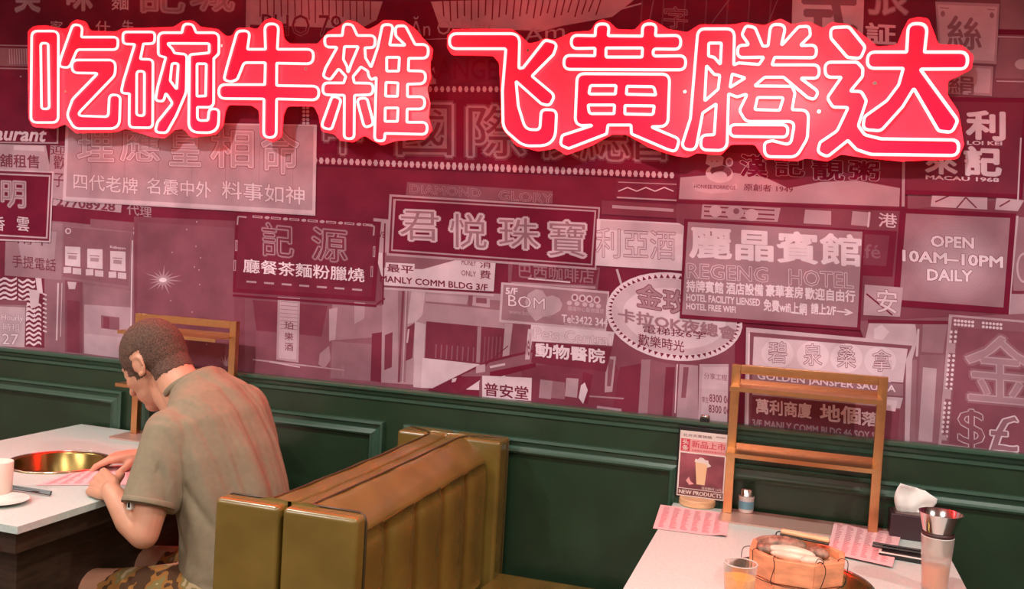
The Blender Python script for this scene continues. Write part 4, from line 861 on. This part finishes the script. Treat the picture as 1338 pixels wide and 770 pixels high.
tg = on_y(170, 656, 2.075)
o = MB().box((tg.x-.0, tg.y-.012, tg.z-.018), (tg.x+.014, tg.y+.012, tg.z+.014)).build('sleeve_tag', mat('tag_white', (.7, .7, .66), .6), so); o['label'] = 'small white tag on the sleeve hem'
o = MB().box((tg.x+.003, tg.y-.013, tg.z-.012), (tg.x+.010, tg.y+.011, tg.z+.006)).build('tag_patch', BLACK, so)
# shorts
d = MB()
for yy, e, dx in ((2.235, .60, 0), (2.475, .60, .02)):
    d.chain([(-1.57, yy, .505), (-1.70, yy, .480), (-1.93+dx, yy, .440)], [.088, .080, .071], 20)
d.loft([(V((-1.52, 2.36, .43)), .12, .20, 0), (V((-1.53, 2.36, .53)), .14, .20, 0)], 24)
me = remeshed(d, 'shorts', .009, 8, CAMO, lambda p, n: p+n*.004*noise.noise(V((p.x*30, p.y*14, p.z*30))))
place(me, 'shorts')
for yy, dx in ((2.235, 0), (2.475, .02)):
    s_ = MB().ball((-2.135+dx, yy-.01, .034), (.135, .048, .034), seg=20, ring=10).ball((-2.05+dx, yy, .060), (.055, .042, .050), seg=16, ring=9)
    place(remeshed(s_, 'shoe', .006, 6, mat('shoe_canvas', (.05, .05, .055), .7)), 'shoe')
# ------------------------------------------------------------------ things on the tables
TZ = .7505
def sheet(name, corners, label, group, rows, curl=(), z=TZ+.0006):
    """thin menu slip given by its four table-plane corners (back-left, back-right, front-right, front-left)"""
    c = [V((p.x, p.y, 0)) for p in corners]; ce = sum(c, V())/4
    t = Thing(name, (ce.x, ce.y, z), label, 'menu', group)
    def at_(u, v, dz=0):
        p = c[0].lerp(c[1], u).lerp(c[3].lerp(c[2], u), v); h = .0004
        for (cu, cv, a, w_) in curl: h += a*math.exp(-(((u-cu)**2+(v-cv)**2)/w_**2))
        return (p.x, p.y, z+h+dz)
    n, m = 16, 12
    mb = MB().add([at_(i/n, j/m) for j in range(m+1) for i in range(n+1)]+[at_(i/n, j/m, -.0005) for j in range(m+1) for i in range(n+1)],
                  [(j*(n+1)+i, (j+1)*(n+1)+i, (j+1)*(n+1)+i+1, j*(n+1)+i+1) for j in range(m) for i in range(n)]+[tuple(reversed([q+(n+1)*(m+1) for q in (j*(n+1)+i, (j+1)*(n+1)+i, (j+1)*(n+1)+i+1, j*(n+1)+i+1)])) for j in range(m) for i in range(n)])
    t(mb, 'paper', PAPER, smooth=True)
    mb = MB(); random.seed(len(label))
    for k in range(rows[0]):                              # columns of tiny printed items
        u0 = .06+.90*k/rows[0]
        for r_ in range(rows[1]):
            v0 = .08+.86*r_/rows[1]; L = .5+.45*random.random(); w_ = .9/rows[0]
            mb.add([at_(u0, v0, .0003), at_(u0, v0+.35/rows[1], .0003), at_(u0+w_*.75*L, v0+.35/rows[1], .0003), at_(u0+w_*.75*L, v0, .0003)], [(0, 1, 2, 3)])
    o = t(mb, 'printed_lines', PRINT); o['kind'] = 'stuff'
    return t
g = 'pink menu slips'
sheet('menu_slip', [on_z(863, 660, TZ), on_z(954, 672, TZ), on_z(949, 703, TZ), on_z(853, 691, TZ)], 'pink printed menu slip in front of the new products poster stand', g, (6, 24), ((.95, .98, .006, .1),))
sheet('menu_slip', [on_z(1090, 684, TZ+.006), on_z(1178, 697, TZ+.006), on_z(1166, 741, TZ+.006), on_z(1080, 722, TZ+.006)], 'pink printed menu slip lying between the wooden tub and the tissue box', g, (6, 24), ((.1, .15, .006, .2),), z=TZ+.0056)
sheet('menu_slip', [on_z(98, 616, TZ), on_z(176, 606, TZ), on_z(190, 634, TZ), on_z(46, 635, TZ)], "pink printed menu slip under the man's hands", g, (7, 20), ())

# poster stand
t = Thing('poster_stand', (-.272, 2.925, .75), 'small black table poster stand with a NEW PRODUCTS drink advert on a round wooden base', 'poster stand')
bc = on_z(911, 658, .755)
t(MB().lathe([(.056, .751), (.058, .754), (.058, .770), (.055, .774)], (bc.x, bc.y, 0), 40), 'base', WOOD, smooth=False)
PY = bc.y
q = [on_y(887, 556, PY), on_y(957, 563, PY), on_y(948, 657, PY), on_y(882, 649, PY)]
x0, x1 = (q[0].x+q[3].x)/2, (q[1].x+q[2].x)/2; z1, z0 = (q[0].z+q[1].z)/2, (q[2].z+q[3].z)/2
t(MB().box((x0, PY-.004, z0), (x1, PY+.005, z1)), 'board', BLACK, bevel=.002)
def pf(u, v, k=0): return (x0+.006+(x1-x0-.016)*u, PY-.0046-.0002*k, z1-.014-(z1-z0-.020)*v)
def pr(u0, v0, u1, v1, m, k, nm): return t(MB().add([pf(u0, v1, k), pf(u1, v1, k), pf(u1, v0, k), pf(u0, v0, k)], [(0, 1, 2, 3)]), nm, m)
sheet_p = pr(0, 0, 1, 1, WHITEP, 0, 'poster')
def ch(o): o.parent = sheet_p; o.matrix_parent_inverse = Matrix.Identity(4); return o
ch(pr(.02, .12, .98, .32, PINKP, 1, 'pink_band')); ch(pr(.03, .125, .22, .31, REDP, 2, 'red_box')); ch(pr(.03, .34, .97, .875, DUSKP, 1, 'drink_photo')); ch(pr(.02, .885, .98, .985, MAROONP, 1, 'dark_band'))
def ptext(s_, u0, v0, u1, v1, m, k=3, r=.0): 
    mb = MB(); b0 = text_bounds(s_)
    for i in range(4 if r else 1):
        du = r*math.cos(i*1.57)*(u1-u0) if r else 0; dv = r*math.sin(i*1.57)*(v1-v0) if r else 0
        text_on(mb, s_, lambda u, v: pf(u0+(u1-u0)*u+du, v0+(v1-v0)*v+dv, k+i*.1))
    return ch(t(mb, 'lettering', m))
ptext('NEW PRODUCTS', .05, .905, .95, .965, WHITEP, 3, .004); ptext('头', .06, .135, .19, .21, WHITEP, 3, .02); ptext('条', .06, .22, .19, .30, WHITEP, 3, .02)
ptext('新品上市', .26, .14, .97, .245, REDP, 3, .004); ptext('金港靓饮 新鲜现制每日供应', .26, .27, .97, .305, REDP); ptext('北方天乘铁路', .06, .045, .68, .09, MAROONP, 3); ptext('www.menu', .76, .04, .96, .065, MAROONP); ptext('活动期间 16元', .52, .825, .95, .865, WHITEP)
cup = [(.36, .46), (.62, .46), (.585, .80), (.41, .80)]
ch(t(MB().add([pf(*p, 3) for p in cup], [(3, 2, 1, 0)]), 'drink_picture', CREAMP))
ch(t(MB().add([pf(*p, 4) for p in ((.34,.46),(.36,.41),(.41,.42),(.45,.385),(.52,.39),(.56,.415),(.63,.42),(.64,.46),(.70,.50),(.62,.53),(.60,.48))], [tuple(reversed(range(11)))]), 'cream_picture', WHITEP))
ch(t(MB().add([pf(*p, 3) for p in ((.18,.76),(.24,.70),(.28,.76),(.36,.80),(.26,.82))], [(4, 3, 2, 1, 0)]), 'fruit_picture', PINKP))
ck = on_y(921, 556, PY); t(MB().box((ck.x-.016, PY-.007, ck.z-.006), (ck.x+.014, PY+.007, ck.z+.026)), 'clip', BLACK, bevel=.002)
t(MB().tube([(ck.x-.014, PY, ck.z+.028), (ck.x+.014, PY, ck.z+.028)], .0060, 10), 'clip_bar', STEEL, smooth=True)

# toothpick jar
p = on_z(974, 671, TZ+.004); JX, JY = p.x, p.y+.012
t = Thing('toothpick_jar', (JX, JY, .7555), 'small clear plastic jar with a blue label and steel cap behind the tub', 'jar')
t(MB().lathe([(.021, .756), (.0235, .759), (.0235, .800), (.021, .805)], (JX, JY, 0), 28), 'jar_body', mat('jar_plastic', (.72, .62, .60), .25), smooth=True)
t(MB().open_lathe([(.0238, .768), (.0241, .769), (.0241, .792), (.0238, .793)], (JX, JY, 0), 28), 'label_band', BLUE, smooth=True)
t(MB().lathe([(.022, .805), (.022, .810), (.020, .812), (.020, .828), (.018, .831)], (JX, JY, 0), 28), 'cap', STEEL, smooth=True)
t(MB().open_lathe([(.0242, .803), (.0250, .805), (.0242, .808), (.023, .806), (.0242, .803)], (JX, JY, 0), 28), 'collar_ring', CERAMIC, smooth=True)

# eight-sided wooden tub in two tiers, tied with wire
CXT, CYT = .026, 2.292
t = Thing('wooden_tub', (CXT, CYT, .69), 'orange eight-sided wooden tub of stewed meat tied with wire over the hot pot', 'tub')
n8 = 8
def ring8(mb, r0, r1, z0, z1, th, ph=.28, mi=0): mb.open_lathe([(r0, z0), (r1, z1), (r1-th, z1), (r0-th, z0), (r0, z0)], (CXT, CYT, 0), n8, mi); return mb
def stave(k, r0, r1, z0, z1, th, nm):
    a0, a1 = 2*math.pi*k/n8+.35, 2*math.pi*(k+1)/n8+.35; mb = MB(); vs = []
    for z, r in ((z0, r0), (z1, r1)):
        for rr in (r, r-th):
            for a in (a0, a1): vs.append((CXT+rr*math.cos(a), CYT+rr*math.sin(a), z))
    mb.add(vs, [(0, 1, 5, 4), (3, 2, 6, 7), (4, 5, 7, 6), (1, 0, 2, 3), (0, 4, 6, 2), (1, 3, 7, 5)]); return t(mb, nm, TUB, bevel=.0022)
for k in range(n8): stave(k, .108, .1125, .700, .790, .014, 'lower_stave')
for k in range(n8): stave(k, .114, .1165, .793, .849, .015, 'upper_stave')
t(MB().lathe([(.104, .690), (.104, .702)], (CXT, CYT, 0), 8, ph=.35), 'tub_base', TUB)
t(MB().lathe([(.099, .822), (.1005, .829)], (CXT, CYT, 0), 8, ph=.35), 'inner_board', TUBIN)
def wire(pts, nm='wire'): t(MB().tube(curve_pts(pts, 5), .0010, 5), nm, mat('dark_wire', (.05, .035, .03), .4, .8), smooth=True)
def rp(a, r, z): return (CXT+r*math.cos(R(a)), CYT+r*math.sin(R(a)), z)
wire([rp(i*15, .1135 if i % 3 else .1145, .7915) for i in range(25)])
for a in (-150, -118, -62, -22):
    wire([rp(a, .109, .785), rp(a, .1175, .80), rp(a+4, .1195, .832), rp(a+2, .118, .852), rp(a, .103, .853), rp(a-3, .094, .836)], 'wire_tie')
wire([rp(186, .105, .846), rp(190, .126, .842), rp(192, .129, .815), rp(188, .116, .797)], 'wire_handle')
wire([rp(-64, .094, .850), rp(-58, .090, .857), rp(-52, .096, .852), rp(-60, .106, .849)], 'wire_tie')
# contents
def lump(name, c, rad, m, label, grp, rz=0, ns=60, amp=.12):
    mb = MB().ball((0, 0, 0), rad, Matrix.Rotation(rz, 3, 'Z'), 18, 12)
    mb.v = [v*(1+amp*noise.noise(v*ns+V(c)*40)) for v in mb.v]
    o = mb.build(name, m, None, smooth=True); o.location = c; tag(o, label, name.replace('_piece', '').replace('_', ' '), grp); return o
lump('meat_piece', (-.012, 2.335, .845), (.062, .034, .020), MEAT, 'large brown stewed meat piece at the back of the tub', 'stewed pieces in the tub', .15)
lump('meat_piece', (-.045, 2.300, .840), (.030, .022, .014), MEAT, 'small brown stewed meat piece by the left rim of the tub', 'stewed pieces in the tub', .6)
lump('meat_piece', (.072, 2.320, .841), (.030, .022, .014), MEAT, 'brown stewed meat piece by the right rim of the tub', 'stewed pieces in the tub', -.5)
lump('radish_piece', (.012, 2.286, .844), (.058, .017, .014), RADISH, 'long pale radish wedge across the middle of the tub', 'radish in the tub', -.12, 30, .08)
lump('radish_piece', (.010, 2.258, .841), (.046, .013, .011), RADISH, 'pale radish wedge lying in front of the long one', 'radish in the tub', -.18, 30, .08)
lump('radish_piece', (.058, 2.252, .840), (.028, .014, .011), RADISH, 'short pale radish wedge at the front right of the tub', 'radish in the tub', .25, 30, .08)
# tong handle resting on the back rim
t = Thing('serving_clip', (.01, 2.36, .86), 'wooden handled serving clip resting on the back rim of the tub', 'serving clip')
RM = Matrix.Translation((.040, 2.352, .866)) @ Matrix.Rotation(R(-6), 4, 'Z') @ Matrix.Rotation(R(2), 4, 'Y')
t(MB().box((-.055, -.010, -.001), (.06, .010, .009), M=RM), 'wooden_grip', WOOD, bevel=.004, seg=3)
t(MB().box((-.056, -.011, -.006), (.06, .011, -.001), M=RM), 'metal_strip', mat('dark_iron', (.08, .07, .06), .35, .9), bevel=.001, seg=1)
t(MB().tube([RM @ V((-.058+.008*math.cos(a), .0, -.006+.008*math.sin(a))) for a in [R(i*30) for i in range(12)]], .0017, 6, True), 'ring_eye', mat('dark_iron', (.08, .07, .06), .35, .9))

# glass of orange juice
def tumbler(x, y, r0, r1, h, fill_h, gm, jm, label, name='glass_of_juice', th=.0022):
    t = Thing(name, (x, y, TZ), label, 'glass', 'glasses with orange drinks')
    z = TZ+.0004
    t(MB().open_lathe([(0, z), (r0*.96, z), (r0, z+.004), (r1, z+h), (r1-.0006, z+h+.0012), (r1-th, z+h), (r0-th+.0004, z+.010), (0, z+.008)], (x, y, 0), 40), 'glass_body', gm, smooth=True)
    rr = lambda zz: (r0+(r1-r0)*zz/h)-th-.0006
    t(MB().lathe([(0, z+.0105), (rr(.011), z+.011), (rr(fill_h), z+fill_h), (0, z+fill_h)], (x, y, 0), 40), 'juice', jm, smooth=False)
    rm_ = t(MB().tube([(x+(r1-th/2)*math.cos(a), y+(r1-th/2)*math.sin(a), z+h+.0006) for a in [2*math.pi*i/40 for i in range(40)]], .0013, 6, True), 'rim', mat('glass_rim', (.85, .78, .74), .15, trans=.3), smooth=True)
    return t
g1 = on_z(968, 736.5, TZ+.105)
tumbler(g1.x, g1.y, .030, .0375, .105, .074, GLASS, JUICE, 'short clear glass of orange juice in front of the tub')
g2 = on_z(1226, 694, TZ+.150)
tumbler(g2.x, g2.y, .029, .0380, .136, .062, FROST, ORANGEJ, 'tall frosted glass of orange drink with the steel cup nested in it')
# steel cup nested in the tall glass
z_ = TZ+.118; t = Thing('steel_cup', (g2.x, g2.y, z_), 'flared steel cup nested in the tall frosted glass', 'cup')
c2 = on_z(1232, 670, TZ+.195)
sx, sy = c2.x-g2.x, c2.y-g2.y; zr = TZ+.195
mb = MB().open_lathe([(0, z_-.03), (.026, z_-.03), (.030, z_-.026), (.0335, z_+.025), (.0350, z_+.030), (.0495, zr), (.0505, zr+.001), (.0490, zr+.0006), (.0338, z_+.031), (.029, z_-.024), (0, z_-.027)], (g2.x, g2.y, 0), 48)
mb.v = [V((v.x+sx*.35*max(0, (v.z-z_-.03)/(zr-z_-.03)), v.y+sy*.0, v.z)) for v in mb.v]
t(mb, 'cup_wall', STEEL, smooth=True)
t(MB().open_lathe([(.0352, z_+.020), (.0368, z_+.021), (.0374, z_+.029), (.0358, z_+.029)], (g2.x, g2.y, 0), 48), 'dark_band', mat('maroon_band', (.05, .015, .015), .4), smooth=True)

# tissue box
tb0 = on_z(1162, 703, TZ); t = Thing('tissue_box', (.345, 2.905, .75), 'dark maroon tissue box with a white tissue pulled out', 'tissue box')
bx0, by0 = tb0.x, tb0.y
t(MB().box((bx0, by0, TZ), (bx0+.135, by0+.085, TZ+.073)), 'box', BOXM, bevel=.003)
t(MB().box((bx0+.012, by0+.006, TZ+.073), (bx0+.13, by0+.082, TZ+.0745)), 'lid_edge', mat('box_lid', (.11, .06, .055), .35))
mb = MB(); nu, nv = 18, 12; cx_, cy_ = bx0+.056, by0+.040
vs = []
for j in range(nv+1):
    v = j/nv
    for i in range(nu+1):
        u = i/nu*2-1
        w_ = .036+.018*math.sin(v*2.6); x = cx_+u*w_+.012*v+ (.012*v*v if u > .3 else 0)
        y = cy_+.018*math.sin(u*2.6+1.0*v)*(.4+v*.6)+.012*noise.noise(V((u*1.6, v*1.8, 2)))+.004*abs(noise.noise(V((u*5+v*3, v*4, 5))))
        z = TZ+.070+v*(.090-.014*(u+1)-.010*max(0, u-.2))
        vs.append((x, y, z))
fs = [(j*(nu+1)+i, j*(nu+1)+i+1, (j+1)*(nu+1)+i+1, (j+1)*(nu+1)+i) for j in range(nv) for i in range(nu)]
mb.add(vs, fs); o = t(mb, 'tissue', TISSUE, smooth=True); sd = o.modifiers.new('t', 'SOLIDIFY'); sd.thickness = .0012
# dark cutlery sleeve and chopsticks right of the slip
a = on_z(1150, 713, TZ+.02); t = Thing('cutlery_tray', (.31, 2.80, .75), 'flat black cutlery tray with a pale edge below the tissue box', 'tray')
M_ = Matrix.Translation((a.x, a.y, TZ)) @ Matrix.Rotation(R(-8), 4, 'Z')
t(MB().box((0, -.045, .0), (.125, .045, .012), M=M_), 'tray_body', BLACK, bevel=.003)
t(MB().box((-.001, -.047, .012), (.126, .047, .0145), M=M_), 'pale_edge', CERAMIC, bevel=.001, seg=1)
t(MB().box((.006, -.038, .0146), (.118, .038, .0156), M=M_), 'inlay', BLACK)
for i, lb in enumerate(('pale-tipped dark chopstick on the black cutlery tray, nearer the wall', 'pale-tipped dark chopstick on the black cutlery tray, nearer the tub')):
    p0 = M_ @ V((-.02, .015-.03*i, .0195)); p1 = M_ @ V((.135, .022-.028*i, .0195))
    tt = Thing('chopstick', tuple((V(p0)+V(p1))/2), lb, 'chopstick', 'chopsticks')
    tt(MB().tube([p0, V(p0).lerp(p1, .8)], .0036, 4), 'stick', BLACK); tt(MB().tube([V(p0).lerp(p1, .8), p1], .0037, 4), 'pale_end', CERAMIC)

# left table: cup on saucer, chopstick ends
sc = on_z(2, 652, TZ+.012)
t = Thing('saucer', (sc.x, sc.y, TZ), 'white saucer under the cup at the left frame edge', 'saucer')
t(MB().lathe([(.030, TZ+.0004), (.032, TZ+.001), (.070, TZ+.011), (.072, TZ+.0125), (.069, TZ+.0125), (.034, TZ+.005), (0, TZ+.004)], (sc.x, sc.y, 0), 48), 'plate', CERAMIC, smooth=True)
t = Thing('cup', (sc.x-.005, sc.y+.01, TZ+.0045), 'tall white frosted cup standing on the saucer', 'cup')
cc = on_z(-3, 645, TZ+.006)
t(MB().open_lathe([(0, TZ+.0052), (.034, TZ+.0052), (.037, TZ+.009), (.0385, TZ+.098), (.0375, TZ+.0995), (.036, TZ+.098), (.034, TZ+.012), (0, TZ+.010)], (cc.x, cc.y, 0), 48), 'cup_body', mat('frosted_cup', (.70, .62, .54), .35, sss=.1), smooth=True)
for i, (px, py, qx, qy) in enumerate(((10, 634.5, 67, 643.5), (8, 637.0, 66, 646.0))):
    p0, p1 = on_z(px, py, TZ+.007), on_z(qx, qy, TZ+.007)
    p0 = p1+(p0-p1).normalized()*.24
    tt = Thing('chopstick', tuple((p0+p1)/2), ('black chopstick beside the saucer, further from the table edge', 'black chopstick beside the saucer, nearer the table edge')[i], 'chopstick', 'chopsticks')
    tt(MB().tube([p0, p1], [.0028, .0042], 4), 'stick', BLACK)
